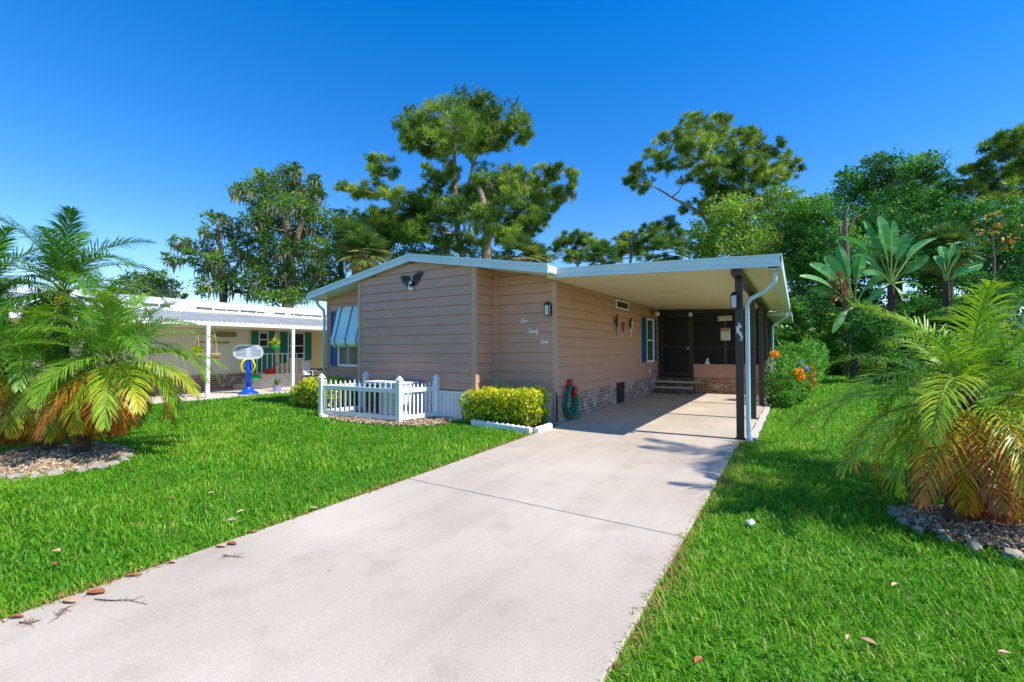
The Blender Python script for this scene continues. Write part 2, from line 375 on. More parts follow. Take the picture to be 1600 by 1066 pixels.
# corner trims
b = MB()
b.box(XM0-.03, XM0+.06, YM-.032, YM+.05, .6, roofz(XM0)-.02); part(b, 'corner_trim', 'trim_brown', H, bevel=.004); b = MB()
b.box(XM1-.08, XM1+.03, YM-.032, YM+.05, .6, roofz(XM1)-.02)
b.box(XM1+.0, XM1+.05, YR-.05, YR+.01, .6, roofz(XM1)-.02)
part(b, 'corner_trim', 'trim_brown', H, bevel=.004); b = MB(); b.box(XR-.05, XR+.03, YR-.032, YR+.05, .03, 2.88); part(b, 'corner_trim', 'trim_brown', H, bevel=.004); b = MB(); b.box(XL-.02, XL+.05, YL-.032, YL+.05, .0, 2.85)
part(b, 'corner_trim', 'trim_brown', H, bevel=.004)
# skirting (white ribbed vinyl)
def skirt(b, x0, x1, y):
    b.box(x0, x1, y+.01, y+.03, 0, .6)
    x = x0
    while x < x1-.02:
        b.box(x, min(x+.085, x1), y-.006, y+.012, .0, .56); x += .105
    b.box(x0, x1, y-.018, y+.012, .56, .615)
b = MB(); skirt(b, XM0, XM1+.02, YM); skirt(b, XM1+.02, XR, YR); skirt(b, XL, XM0, YL)
b.box(XR-.02, XR+.03, YR-.03, YR+.03, 0, .62)
part(b, 'skirting', 'skirt', H)
b = MB(); b.box(XR-.02, XR+.03, YR+.032, 11.7, 0, .55); b.box(XR-.02, XR+.03, 12.3, YB_, 0, .55); b.box(XR-.02, XR+.03, 11.7, 12.3, 0, .02)
part(b, 'brick_skirting', 'brick_y', H)
b = MB(); b.box(XR-.02, XR+.045, 11.7, 12.3, .03, .585); 
for k in range(7): b.box(XR+.03, XR+.055, 11.74, 12.26, .08+k*.068, .12+k*.068)
part(b, 'access_panel', 'black', H)
# main roof slabs + fascia
b = MB(); YF = 7.30
for x0, x1 in ((-11.13, -7.37), (-7.37, -3.85)):
    zz = lambda x: 3.667-.168*abs(x+7.37)
    b.prism([(x0, YF+.02, zz(x0)-.15), (x1, YF+.02, zz(x1)-.15), (x1, YF+.02, zz(x1)-.02), (x0, YF+.02, zz(x0)-.02)], (0, YE-YF+.3, 0))
part(b, 'roof', 'metal_white', H)
b = MB()
for x0, x1 in ((-11.14, -7.37), (-7.37, -3.84)):
    zz = lambda x: 3.667-.168*abs(x+7.37)
    for d0, d1, yo in ((0, .055, -.03), (.055, .11, -.012), (.11, .175, -.022)):
        b.prism([(x0, YF+yo, zz(x0)-d1), (x1, YF+yo, zz(x1)-d1), (x1, YF+yo, zz(x1)-d0), (x0, YF+yo, zz(x0)-d0)], (0, .03-yo, 0))
part(b, 'fascia', 'fascia', H)
# side eaves: gutter on the left
b = MB(); b.box(-11.24, -11.13, YF, YE, 2.86, 2.97); part(b, 'gutter', 'metal_white', H)
b = MB(); b.tube([(-11.17, YF+.25, 2.86), (-11.14, YF+.3, 2.72), (-11.07, YL-.09, 2.6), (-11.06, YL-.07, 2.4), (-11.06, YL-.07, .05)], .038, 8)
part(b, 'downspout', 'fascia', H, smooth=True)
# left window with awning and shutters
def window(parent, plane, u0, u1, z0, z1, pos, glass, frame='vinyl_white', split=True, wd=.06, name='window'):
    """plane 'Y' faces -Y at y=pos ; plane 'X' faces +X at x=pos"""
    def bx(b, a0, a1, d0, d1, c0, c1):
        if plane == 'Y': b.box(a0, a1, pos-d1, pos-d0, c0, c1)
        else: b.box(pos+d0, pos+d1, a0, a1, c0, c1)
    f = MB(); bx(f, u0, u0+wd, 0, .05, z0, z1); bx(f, u1-wd, u1, 0, .05, z0, z1)
    bx(f, u0+wd, u1-wd, 0, .048, z1-wd, z1); bx(f, u0+wd, u1-wd, 0, .06, z0, z0+wd)
    if split: bx(f, u0+wd, u1-wd, 0, .035, (z0+z1)/2-.02, (z0+z1)/2+.02)
    fo = part(f, name, frame, parent, bevel=.003)
    g_ = MB(); bx(g_, u0+wd-.004, u1-wd+.004, 0.012, .02, z0+wd-.004, z1-wd+.004)
    go = g_.build('pane', glass); go.parent = fo; 
    go.matrix_parent_inverse = fo.matrix_world.inverted() if False else Matrix.Identity(4)
    return fo
def shutter(parent, plane, u0, u1, z0, z1, pos, m):
    b = MB()
    def bx(a0, a1, d0, d1, c0, c1):
        if plane == 'Y': b.box(a0, a1, pos-d1, pos-d0, c0, c1)
        else: b.box(pos+d0, pos+d1, a0, a1, c0, c1)
    bx(u0, u0+.04, .0, .045, z0, z1); bx(u1-.04, u1, .0, .045, z0, z1); bx(u0+.04, u1-.04, .0, .042, z0, z0+.05); bx(u0+.04, u1-.04, .0, .042, z1-.05, z1)
    n = int((z1-z0-.1)/.05)
    for k in range(n): bx(u0+.04, u1-.04, .01, .03, z0+.05+k*.05+.008, z0+.05+(k+1)*.05-.004)
    bx(u0+.04, u1-.04, .003, .012, z0+.05, z1-.05)
    return part(b, 'shutter', m, parent)
WX0, WX1 = -10.47, -9.55
window(H, 'Y', WX0, WX1, 1.05, 2.55, YL-.026, 'glass')
shutter(H, 'Y', WX0-.32, WX0-.01, 1.06, 2.56, YL-.026, 'blue_shutter')
# curved awning
aw = MB(); st = MB(); prof = [(0, 2.64), (.04, 2.64), (.10, 2.5), (.17, 2.2), (.25, 1.9), (.29, 1.76), (.28, 1.65), (.22, 1.58), (.14, 1.56)]
for x0, x1 in ((WX0+.02, WX1+.2),):
    pts = []
    n = len(prof)
    V = [(x, YL-.02-p, z) for x in (x0, x1) for p, z in prof]
    aw.add(V, [(i, i+1, n+i+1, n+i) for i in range(n-1)])
    aw.add([(x0, YL-.02-p, z) for p, z in prof]+[(x0, YL-.02, 1.75)], [tuple(range(n+1))])
    aw.add([(x1, YL-.02-p, z) for p, z in prof]+[(x1, YL-.02, 1.75)], [tuple(range(n+1))])
for xs in (WX0+.16, WX0+.60, WX1+.1):
    V = [(x, YL-.026-p, z-.0) for x in (xs, xs+.05) for p, z in prof]; V = [(x, y-.004, z+.004) for x, y, z in V]
    st.add(V, [(i, i+1, n+i+1, n+i) for i in range(n-1)])
ao = part(aw, 'awning', 'awn', H, smooth=False)
so_ = st.build('stripe', 'awn_stripe'); so_.parent = ao
# ---- carport roof
YC0 = 7.70; cz = lambda x: 2.885-.0425*(x+4.02)      # underside
b = MB(); y = YC0+.05
def cprism(b, x0, x1, y0, y1, d0, d1):
    b.prism([(x0, y0, cz(x0)+d0), (x1, y0, cz(x1)+d0), (x1, y0, cz(x1)+d1), (x0, y0, cz(x0)+d1)], (0, y1-y0, 0))
while y < 16.9:
    cprism(b, -4.10, -.36, y+.004, y+.30, 0, .08); y += .304
cprism(b, -4.10, -.20, YC0+.05, 16.95, .02, .10)
part(b, 'carport_ceiling', 'ceiling', H)
b = MB(); cprism(b, -4.0, -.18, YC0+.02, 17.0, .102, .17); part(b, 'carport_roof', 'metal_white', H)
b = MB()
for d0, d1, yo in ((-.005, .03, -.004), (.03, .06, .006), (.06, .15, .0), (.15, .178, -.012)): cprism(b, -4.02, -.18, YC0+yo, YC0+.05, d0, d1)
part(b, 'carport_fascia', 'fascia', H, bevel=.002)
b = MB()   # gutter along the eave
zb = cz(-.2)
b.box(-.36, -.19, YC0+.05, 17.0, zb-.03, zb-.02); b.box(-.365, -.355, YC0+.05, 17.0, zb-.03, zb+.02); b.box(-.195, -.17, YC0+.0, 17.02, zb-.035, zb+.18)
part(b, 'gutter', 'metal_white', H)
def downspout(px, py, ytop):
    b = MB(); pts = [(-.27, ytop, zb-.02), (-.27, ytop, zb-.12), (-.28, ytop+.02, zb-.2), (px+.25, py-.08, zb-.33), (px+.06, py-.05, zb-.42), (px, py, zb-.52), (px, py, .22), (px, py, .12), (px+.02, py-.06, .06), (px+.04, py-.16, .05)]
    b.tube(pts, [.035]*10, 8); return part(b, 'downspout', 'fascia', H, smooth=True)
downspout(-.67, 8.15, 8.0); downspout(-.66, 16.75, 16.6)
# rear lower roof over the porch
b = MB()
b.prism([(-4.1, 17.0, 2.74), (-.12, 17.0, 2.55), (-.12, 17.0, 2.68), (-4.1, 17.0, 2.87)], (0, 5.0, 0)); part(b, 'porch_roof', 'metal_white', H)
# posts + beam
for y in (8.19, 10.72, 13.42):
    b = MB(); b.box(-.845, -.735, y-.055, y+.055, .03, cz(-.79)-.1); b.box(-.87, -.71, y-.07, y+.07, .03, .045)
    part(b, 'post', 'dark_post', H, bevel=.006)
b = MB(); b.box(-.86, -.72, YC0+.06, 16.1, cz(-.79)-.1, cz(-.79)-.004); part(b, 'beam', 'dark_post', H, bevel=.004)
# ---- porch: brick knee wall, screens, door
b = MB(); b.box(-2.95, -.78, YB_, YB_+.1, 0, .54); part(b, 'knee_wall', 'brick_x', H)
b = MB(); b.box(-2.95, -.78, YB_+.01, YB_+.09, .54, .97); b.box(-2.97, -.76, YB_-.02, YB_+.11, .97, .99); part(b, 'panel', 'siding', H)
b = MB(); b.box(-.87, -.78, YB_+.1, YE, 0, .54); part(b, 'knee_wall', 'brick_y', H)
b = MB(); b.box(-.86, -.785, YB_+.1, YE, .54, .97); part(b, 'panel', 'siding', H)
sc = MB()
b = MB()
zt = cz(-2.5)-.01
for x in (-4.12, -3.02, -2.0, -.84): b.box(x, x+.07, YB_-.01, YB_+.06, (.58 if x < -3.5 else .99 if x > -3 else .4), cz(x)-.006)
b.prism([(-4.12, YB_-.004, cz(-4.1)-.12), (-.8, YB_-.004, cz(-.8)-.12), (-.8, YB_-.004, cz(-.8)+.02), (-4.12, YB_-.004, cz(-4.1)+.02)], (0, .07, 0)); b.box(-4.12, -.8, YB_+.066, YB_+.12, 2.45, 2.9); b.box(-2.95, -.84, YB_+.0, YB_+.05, 1.53, 1.56)
for y in (17.6, 19.1, 20.6, 21.9): b.box(-.85, -.79, y, y+.06, .97, 2.6)
b.box(-.846, -.796, YB_+.06, YE, 2.5, 2.6)
part(b, 'screen_frame', 'dark_post', H)
b = MB(); b.add([(-2.96, YB_+.03, .98), (-.8, YB_+.03, .98), (-.8, YB_+.03, cz(-.8)-.03), (-2.96, YB_+.03, cz(-2.96)-.03)], [(0, 1, 2, 3)])
b.add([(-.82, YB_+.1, .97), (-.82, YE, .97), (-.82, YE, 2.52), (-.82, YB_+.1, 2.52)], [(0, 1, 2, 3)])
part(b, 'insect_screen', 'screen', H)
b = MB()
b.box(-4.04, -3.95, YB_-.02, YB_+.02, .57, 2.66); b.box(-3.1, -3.03, YB_-.02, YB_+.02, .57, 2.66); b.box(-3.95, -3.1, YB_-.02, YB_+.02, .57, .7)
b.box(-3.95, -3.1, YB_-.02, YB_+.02, 2.58, 2.66); b.box(-3.95, -3.1, YB_-.018, YB_+.018, 1.55, 1.60)
dr = part(b, 'screen_door', 'dark_post', H)
b = MB().box(-3.95, -3.1, YB_+.002, YB_+.008, .7, 2.58).build('door_screen', 'screen'); b.parent = dr
b = MB().box(-3.16, -3.08, YB_-.07, YB_-.045, 1.5, 1.53).box(-3.15, -3.13, YB_-.05, YB_-.02, 1.5, 1.53).box(-3.10, -3.08, YB_-.05, YB_-.02, 1.5, 1.53).build('handle', 'metal_white'); b.parent = dr
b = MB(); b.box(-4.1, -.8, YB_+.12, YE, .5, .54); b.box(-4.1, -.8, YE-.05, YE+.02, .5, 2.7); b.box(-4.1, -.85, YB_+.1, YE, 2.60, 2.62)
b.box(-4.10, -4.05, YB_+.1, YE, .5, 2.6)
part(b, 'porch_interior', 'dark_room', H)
# steps
b = MB(); b.box(-4.08, -2.93, 15.35, YB_, .03, .2); b.box(-4.08, -2.93, 15.68, YB_, .2, .37); b.box(-4.08, -3.0, 15.98, YB_, .37, .54)
st_ = part(b, 'steps', 'brick_stripe', H)
b = MB(); b.box(-4.09, -2.9, 15.30, 15.68, .2, .24); b.box(-4.09, -2.9, 15.63, 15.98, .37, .41)
t_ = b.build('tread', 'concrete_edge'); t_.parent = st_
# side wall window / shutters / vent
SX = XR+.026
window(H, 'X', 14.47, 15.37, 1.07, 2.5, SX, 'glass', split=True)
shutter(H, 'X', 14.10, 14.46, 1.07, 2.5, SX, 'blue_shutter'); shutter(H, 'X', 15.38, 15.70, 1.07, 2.5, SX, 'blue_shutter')
b = MB(); b.box(SX, SX+.03, 11.67, 11.73, 2.6, 2.84); b.box(SX, SX+.03, 12.68, 12.74, 2.6, 2.84); b.box(SX, SX+.03, 11.73, 12.68, 2.6, 2.64); b.box(SX, SX+.03, 11.73, 12.68, 2.8, 2.84)
vf = part(b, 'vent', 'vinyl_white', H)
b = MB(); b.box(SX, SX+.008, 11.73, 12.68, 2.64, 2.8)
for k in range(4): b.box(SX+.008, SX+.022, 11.75, 12.66, 2.65+k*.038, 2.665+k*.038)
v_ = b.build('louver', 'dark_post'); v_.parent = vf
b = MB(); b.box(SX, SX+.03, 14.83, 14.93, .72, .84); part(b, 'outlet_cover', 'vinyl_white', H, bevel=.01)

# ---- things fixed to the house
def lantern(x, y, z, n, label, s=1.0):
    r = empty('wall_lantern', (x, y, z), label, 'wall light')
    nx, ny = n; px, py = x+nx*.09*s, y+ny*.09*s
    b = MB(); b.obox((x+nx*.015, y+ny*.015, z), (.05*s*abs(ny)+.015*abs(nx), 0, 0), (0, .05*s*abs(nx)+.015*abs(ny), 0), (0, 0, .1*s)); b.box(min(x, px)-.012, max(x, px)+.012, min(y, py)-.012, max(y, py)+.012, z+.07*s, z+.09*s)
    b.lathe((px, py, z), [(.075*s, .09*s), (.08*s, .1*s), (.03*s, .145*s), (.01, .16*s)], 4)
    b.lathe((px, py, z), [(.065*s, -.13*s), (.065*s, -.115*s)], 4)
    for a in range(4):
        t = a*math.pi/2+math.pi/4; b.obox((px+math.cos(t)*.062*s, py+math.sin(t)*.062*s, z-.01), (.005, 0, 0), (0, .005, 0), (0, 0, .108*s))
    part(b, 'lantern_body', 'black', r)
    b = MB(); b.lathe((px, py, z), [(.055*s, -.114*s), (.058*s, .088*s)], 4); part(b, 'glass_shade', 'lamp_glass', r); return r
lantern(-4.24, YR-.026, 2.30, (0, -1), 'black wall lantern beside the front corner above the house lettering')
lantern(-.845, 8.10, 2.27, (0, -1), 'black lantern on the dark front carport post', .95)
r = empty('wall_lamp', (SX, 15.25, 2.72), 'brass wall lamp with white glass above the shuttered carport window', 'wall light')
b = MB(); b.box(SX, SX+.02, 15.15, 15.35, 2.66, 2.8); b.tube([(SX+.02, 15.25, 2.76), (SX+.12, 15.25, 2.79), (SX+.18, 15.25, 2.74)], .012, 6); part(b, 'bracket', 'brass', r)
b = MB(); b.lathe((SX+.18, 15.25, 2.6), [(.03, .0), (.075, .03), (.085, .09), (.04, .14)], 10); part(b, 'glass_shade', 'vinyl_white', r, smooth=True)
r = empty('porch_light', (-3.02, 16.05, 2.66), 'round white ceiling-edge light above the screened door', 'light')
b = MB(); b.lathe((-3.02, 16.03, 2.66), [(.0, .08), (.05, .07), (.07, 0), (.05, -.06), (.0, -.08)], 14); part(b, 'globe', 'vinyl_white', r, smooth=True)
b = MB(); b.lathe((-3.02, 16.03, 2.73), [(.045, 0), (.045, .05)], 12); part(b, 'base', 'dark_post', r)
# cursive house number
def cursive(word, letters):
    return letters
E0 = [(0, .1), (.35, .45), (.62, .8), (.45, 1.0), (.2, .8), (.15, .35), (.4, 0), (.75, .1), (.95, .35)]
N0 = [(0, .2), (.15, .95), (.15, .05), (.25, .6), (.55, 1), (.65, .6), (.62, .1), (.8, 0), (1.0, .35)]
W0 = [(0, .3), (.1, .95), (.12, .3), (.3, 0), (.5, .3), (.55, .9), (.57, .3), (.75, 0), (.95, .3), (1.0, .95), (1.15, .85)]
V0 = [(0, .6), (.15, .95), (.25, .3), (.4, 0), (.65, .5), (.75, .95), (.95, .85)]
T0 = [(0, .1), (.2, .8), (.35, 1.7), (.25, .4), (.4, 0), (.7, .3)]
Y0 = [(0, .3), (.1, .95), (.15, .3), (.35, 0), (.6, .4), (.68, .95), (.6, 0), (.4, -.9), (.1, -.9), (.3, -.2), (.9, .4)]
O1 = [(.9, 1.75), (.4, 1.6), (.05, .9), (.1, .2), (.5, 0), (1.0, .4), (1.2, 1.1), (1.05, 1.7), (.8, 1.8), (.9, 1.3), (1.4, 1.25)]
T1 = [(-.1, 1.4), (.2, 1.8), (.7, 1.65), (1.5, 1.85), (1.0, 1.75), (.75, 1.0), (.5, .2), (.2, 0), (-.1, .3)]
S1 = [(1.2, 1.5), (1.0, 1.85), (.6, 1.75), (.5, 1.4), (.8, 1.0), (1.0, .5), (.7, .05), (.2, .0), (-.1, .3)]
F1 = [(.1, 1.0), (.9, 1.1)]
def word(name, label, seq, x0, z0, wdt, y):
    strokes = []; cx = 0
    for L, adv in seq:
        strokes.append([(px+cx+pz*.35, pz) for px, pz in L]); cx += adv
    s = wdt/(cx+.4); b = MB()
    for stx in strokes:
        # Catmull-Rom smoothing
        P = [np.array(p) for p in stx]; Q = []
        for i in range(len(P)-1):
            p0, p1, p2, p3 = P[max(i-1, 0)], P[i], P[i+1], P[min(i+2, len(P)-1)]
            for t in (0, .25, .5, .75):
                Q.append(.5*((2*p1)+(-p0+p2)*t+(2*p0-5*p1+4*p2-p3)*t*t+(-p0+3*p1-3*p2+p3)*t**3))
        Q.append(P[-1]); b.tube([(x0+q[0]*s, y, z0+q[1]*s) for q in Q], .0065, 6)
    return b.build(name, 'vinyl_white', label=label, cat='house number', group='white cursive words of the house number')
word('house_number', 'white cursive word One, topmost of the three words on the front wall', [(O1, 1.3), (N0, 1.0), (E0, .9)], -4.93, 2.06, .18, YR-.032)
word('house_number', 'white cursive word Twenty, middle of the three words on the front wall', [(T1, .9), (W0, 1.1), (E0, .9), (N0, 1.0), (T0, .7), (Y0, .9)], -4.76, 1.84, .28, YR-.032)
word('house_number', 'white cursive word Seven, lowest of the three words on the front wall', [(S1, 1.1), (E0, .9), (V0, .9), (E0, .9), (N0, 1.0)], -4.47, 1.62, .22, YR-.032)
# eagle ornament
e = onY(643, 437, YM-.05); ex, ez = e[0], e[2]
r = empty('eagle_ornament', (ex, YM-.02, ez-.15), 'black and white spread-wing eagle ornament high on the front gable', 'wall ornament')
for s in (-1, 1):
    W_ = [(0, 0), (.03, .10), (.10, .19), (.20, .22), (.33, .20), (.27, .12), (.22, .04), (.15, -.02), (.09, -.07), (.03, -.09)]
    if s < 0: W_ = [(x*1.1, z-.04) for x, z in W_]
    b = MB(); b.prism([(ex+s*(x+.02), YM-.03, ez+z-.06) for x, z in W_], (0, -.02, 0))
    for k in range(4): b.prism([(ex+s*(.05+k*.06), YM-.05, ez-.06+.10-.0*k), (ex+s*(.07+k*.06), YM-.05, ez-.06+.16), (ex+s*(.10+k*.055), YM-.05, ez-.02+k*.01)], (0, -.012, 0))
    part(b, 'wing', 'black', r)
b = MB(); b.lathe((ex, YM-.06, ez-.15), [(.01, -.07), (.035, -.03), (.05, .03), (.045, .08), (.02, .12)], 10, 1, .7); part(b, 'body', 'black', r, smooth=True)
b = MB(); b.lathe((ex+.01, YM-.09, ez-.075), [(.0, -.04), (.03, -.025), (.035, .01), (.02, .04), (0, .045)], 10); b.prism([(ex-.01, YM-.12, ez-.09), (ex+.03, YM-.12, ez-.09), (ex+.01, YM-.13, ez-.12)], (0, -.02, 0)); part(b, 'head', 'white_stone', r, smooth=True)
b = MB(); b.prism([(ex-.06, YM-.05, ez-.24), (ex+.07, YM-.05, ez-.24), (ex+.05, YM-.05, ez-.17), (ex-.08, YM-.05, ez-.13)], (0, -.03, 0)); part(b, 'tail', 'white_stone', r)
# parrots etc
def parrot(y, z, label, m1, m2, s=1.0):
    r = empty('parrot_ornament', (SX, y, z), label, 'wall ornament', 'ornaments on the carport wall')
    b = MB(); b.lathe((SX+.05, y, z), [(.0, -.12*s), (.045, -.06*s), (.07, .02), (.06, .1*s), (.03, .15*s)], 10, .5, 1); part(b, 'body', m1, r, smooth=True)
    b = MB(); b.lathe((SX+.06, y, z+.17*s), [(0, -.05), (.04, -.02), (.045, .02), (.02, .05), (0, .055)], 10, .7, 1); b.prism([(SX+.06, y+.03, z+.18*s), (SX+.06, y+.08, z+.15*s), (SX+.06, y+.03, z+.14*s)], (.02, 0, 0)); part(b, 'head', 'red', r, smooth=True)
    b = MB(); b.prism([(SX+.03, y-.03, z-.08*s), (SX+.03, y+.03, z-.08*s), (SX+.03, y+.03, z-.34*s), (SX+.03, y+.01, z-.36*s)], (.015, 0, 0)); part(b, 'tail', m2, r)
    b = MB(); b.prism([(SX+.085, y-.07, z+.08*s), (SX+.085, y+.0, z+.1*s), (SX+.085, y-.01, z-.14*s), (SX+.085, y-.05, z-.1*s)], (.012, 0, 0)); part(b, 'wing', m2, r)
    return r
parrot(11.62, 2.2, 'teal-winged parrot ornament, leftmost of the three on the carport side wall', 'dark_post', 'teal')
parrot(12.85, 2.2, 'white-winged parrot ornament, nearest the shuttered window on the carport wall', 'dark_post', 'white_stone')
b = MB(); b.lathe((SX+.04, 12.22, 2.13), [(.0, -.16), (.05, -.1), (.06, -.02), (.03, .0), (.07, .04), (.06, .1), (0, .12)], 10, .5, 1)
b.build('wall_pocket', 'red', smooth=True, label='small red-brown wall ornament between the two parrots', cat='wall ornament')
# signs
def textmesh(s, size, m, loc, parent, name='lettering', rot=(math.pi/2, 0, 0), align='CENTER', ext=.001):
    c = bpy.data.curves.new(name, 'FONT'); c.body = s; c.size = size; c.align_x = align; c.align_y = 'CENTER'; c.extrude = ext
    t = bpy.data.objects.new(name+'_tmp', c); C.objects.link(t)
    bpy.context.view_layer.update()
    me = bpy.data.meshes.new_from_object(t.evaluated_get(bpy.context.evaluated_depsgraph_get())); bpy.data.objects.remove(t)
    me.name = name; me.materials.clear(); me.materials.append(M[m]); o = bpy.data.objects.new(name, me); C.objects.link(o)
    o.location = loc; o.rotation_euler = rot
    if parent: reparent(o, parent)
    return o
sx, sz, sy = -1.97, 2.49, YB_-.03
r = empty('name_sign', (sx, sy, sz-.08), 'cream horizontal sign with small emblem hanging on the porch screen', 'sign')
b = MB(); b.box(sx-.21, sx+.21, sy-.012, sy, sz-.08, sz+.08); part(b, 'board', 'sign_cream', r, bevel=.004)
textmesh('WELCOME', .075, 'black', (sx+.04, sy-.014, sz+.02), r); textmesh('friends', .05, 'black', (sx+.04, sy-.014, sz-.045), r)
b = MB(); b.prism([(sx-.19, sy-.013, sz-.01), (sx-.165, sy-.013, sz+.05), (sx-.14, sy-.013, sz+.03), (sx-.15, sy-.013, sz-.05), (sx-.175, sy-.013, sz-.05)], (0, -.004, 0)); part(b, 'emblem', 'red', r)
sx, sz = -1.955, 1.975
r = empty('warning_sign', (sx, sy, sz-.2), 'white and red warning notice on the porch screen below the cream sign', 'sign')
b = MB(); b.box(sx-.14, sx+.14, sy-.012, sy, sz-.2, sz+.2); part(b, 'board', 'vinyl_white', r, bevel=.004)
b = MB(); b.box(sx-.13, sx+.13, sy-.016, sy-.011, sz+.1, sz+.19); part(b, 'header', 'red', r)
textmesh('WARNING', .052, 'vinyl_white', (sx, sy-.018, sz+.145), r)
for k, (t, mm) in enumerate((('SECURITY', 'black'), ('CAMERAS', 'teal'), ('NO TRESPASSING', 'red'), ('PRIVATE', 'red'), ('PROPERTY', 'black'))):
    textmesh(t, .05 if len(t) < 10 else .028, mm, (sx, sy-.014, sz+.065-k*.055), r)
# gecko on post
b = MB(); gx, gy, gz = -.79, 8.19-.062, 1.79
b.tube([(gx, gy, gz-.13), (gx+.03, gy, gz-.16), (gx+.045, gy, gz-.10), (gx+.01, gy, gz-.04), (gx-.02, gy, gz+.02), (gx+.015, gy, gz+.08), (gx-.005, gy, gz+.13)], [.006, .01, .016, .022, .024, .018, .016], 8)
for s, zz in ((-1, -.03), (1, -.03), (-1, .06), (1, .06)):
    b.tube([(gx, gy, gz+zz), (gx+s*.035, gy-.003, gz+zz+.02), (gx+s*.04, gy, gz+zz-.02)], .007, 6)
b.build('gecko_ornament', 'white_stone', smooth=True, label='small white gecko ornament on the dark front carport post', cat='post ornament')
# figurine behind screen on sill
r = empty('figurine', (-2.52, YB_+.0, .99), 'small white figurine on the ledge of the porch screen', 'figurine')
b = MB(); b.lathe((-2.52, YB_-.005+.0, .99), [(.07, 0), (.075, .05), (.05, .1), (.03, .13)], 12, 1, .25); part(b, 'body', 'white_stone', r, smooth=True)
b = MB(); b.lathe((-2.51, YB_-.005, 1.15), [(0, -.04), (.035, -.02), (.04, .01), (.02, .04)], 10, 1, .5); part(b, 'head', 'white_stone', r, smooth=True)
# hose
r = empty('garden_hose', (XR+.05, 8.75, 0), 'coiled green garden hose on red wall holder above the brick skirting', 'hose')
b = MB()
for k in range(15):
    ry, rz = RNG.uniform(.20, .31), RNG.uniform(.26, .35); off = .02+.016*(k % 6); cy = 8.66+RNG.uniform(-.02, .02); top = .76
    b.tube([(XR+.06+off, cy+math.cos(a)*ry*(1.0 if math.sin(a) < 0 else .78), top-rz+math.sin(a)*rz-.03) for a in np.linspace(0, 2*math.pi, 28)], .014, 7, cap=False)
b.tube([(XR+.1, 8.98, .4), (XR+.1, 9.0, .2), (XR+.12, 9.02, .08), (XR+.2, 8.9, .045)], .014, 7)
part(b, 'hose', 'green_hose', r, smooth=True)
b = MB(); b.box(XR+.03, XR+.08, 8.62, 8.83, .45, .80); b.tube([(XR+.05, 8.72, .62), (XR+.2, 8.72, .62)], .085, 14); b.box(XR+.03, XR+.1, 8.66, 8.79, .7, .86); part(b, 'holder', 'red', r, bevel=.01)

# ================================================================ PICKET FENCE + A/C
F_ = empty('picket_fence', (-7.9, 6.8, 0), 'white vinyl picket fence with pointed post caps around the air conditioner', 'fence')
PF = [(-9.03, 6.25), (-6.79, 6.46), (-6.60, 7.36), (-8.87, 7.35)]
for (x, y) in PF:
    b = MB(); b.box(x-.05, x+.05, y-.05, y+.05, 0, .80); p = part(b, 'post', 'vinyl_white', F_, bevel=.005)
    b = MB(); b.lathe((x, y, .80), [(.085, 0), (.085, .02), (.05, .035), (.055, .05), (.088, .065), (.085, .08), (.05, .125), (.012, .165)], 4)
    c_ = b.build('post_cap', 'vinyl_white'); c_.parent = p
def fence_side(a, c, n):
    a = np.array([*a, 0.0]); c = np.array([*c, 0.0]); L = np.linalg.norm(c-a); u = (c-a)/L; nn = np.array([u[1], -u[0], 0])
    for z, hh in ((.66, .045), (.11, .045)):
        b = MB(); b.obox((a+c)/2+np.array([0, 0, z]), u*(L/2-.05), nn*.02, (0, 0, hh)); part(b, 'rail', 'vinyl_white', F_, bevel=.003)
    for k in range(n):
        t = (k+.75)/(n+.5); q = a+(c-a)*t; h = .80+.07*abs(2*t-1)**2-.01; wd_ = .018; y0 = .045
        b = MB(); pl = [q-u*wd_+[0, 0, y0], q+u*wd_+[0, 0, y0], q+u*wd_+[0, 0, h-.05], q+[0, 0, h], q-u*wd_+[0, 0, h-.05]]
        b.prism([p_-nn*.035+nn*.0 for p_ in pl], nn*.014); part(b, 'picket', 'vinyl_white', F_)
fence_side(PF[0], PF[1], 15); fence_side(PF[1], PF[2], 9); fence_side(PF[3], PF[0], 9)
r = empty('air_conditioner', (-7.6, 6.95, 0), 'grey outdoor air conditioning unit behind the white picket fence', 'air conditioner')
b = MB(); b.box(-8.15, -7.05, 6.72, 7.25, .06, .76); part(b, 'body', 'ac_grey', r, bevel=.02)
b = MB(); b.box(-8.17, -7.03, 6.70, 7.27, .76, .80); part(b, 'top_cover', 'vinyl_white', r, bevel=.01)
b = MB(); b.box(-8.1, -7.62, 6.70, 6.715, .12, .72)
part(b, 'grille', 'black', r)
b = MB()
for k in range(14): b.box(-7.58, -7.1, 6.70, 6.712, .14+k*.042, .16+k*.042)
b.tube([(-7.04, 6.8, .3), (-6.98, 6.82, .32), (-6.95, 6.9, .4), (-6.9, 7.38, .42)], .012, 6)
part(b, 'vent_louver', 'vinyl_white', r)
b = MB().box(-8.25, -6.95, 6.62, 7.35, .0, .06); part(b, 'pad', 'concrete_edge', r)

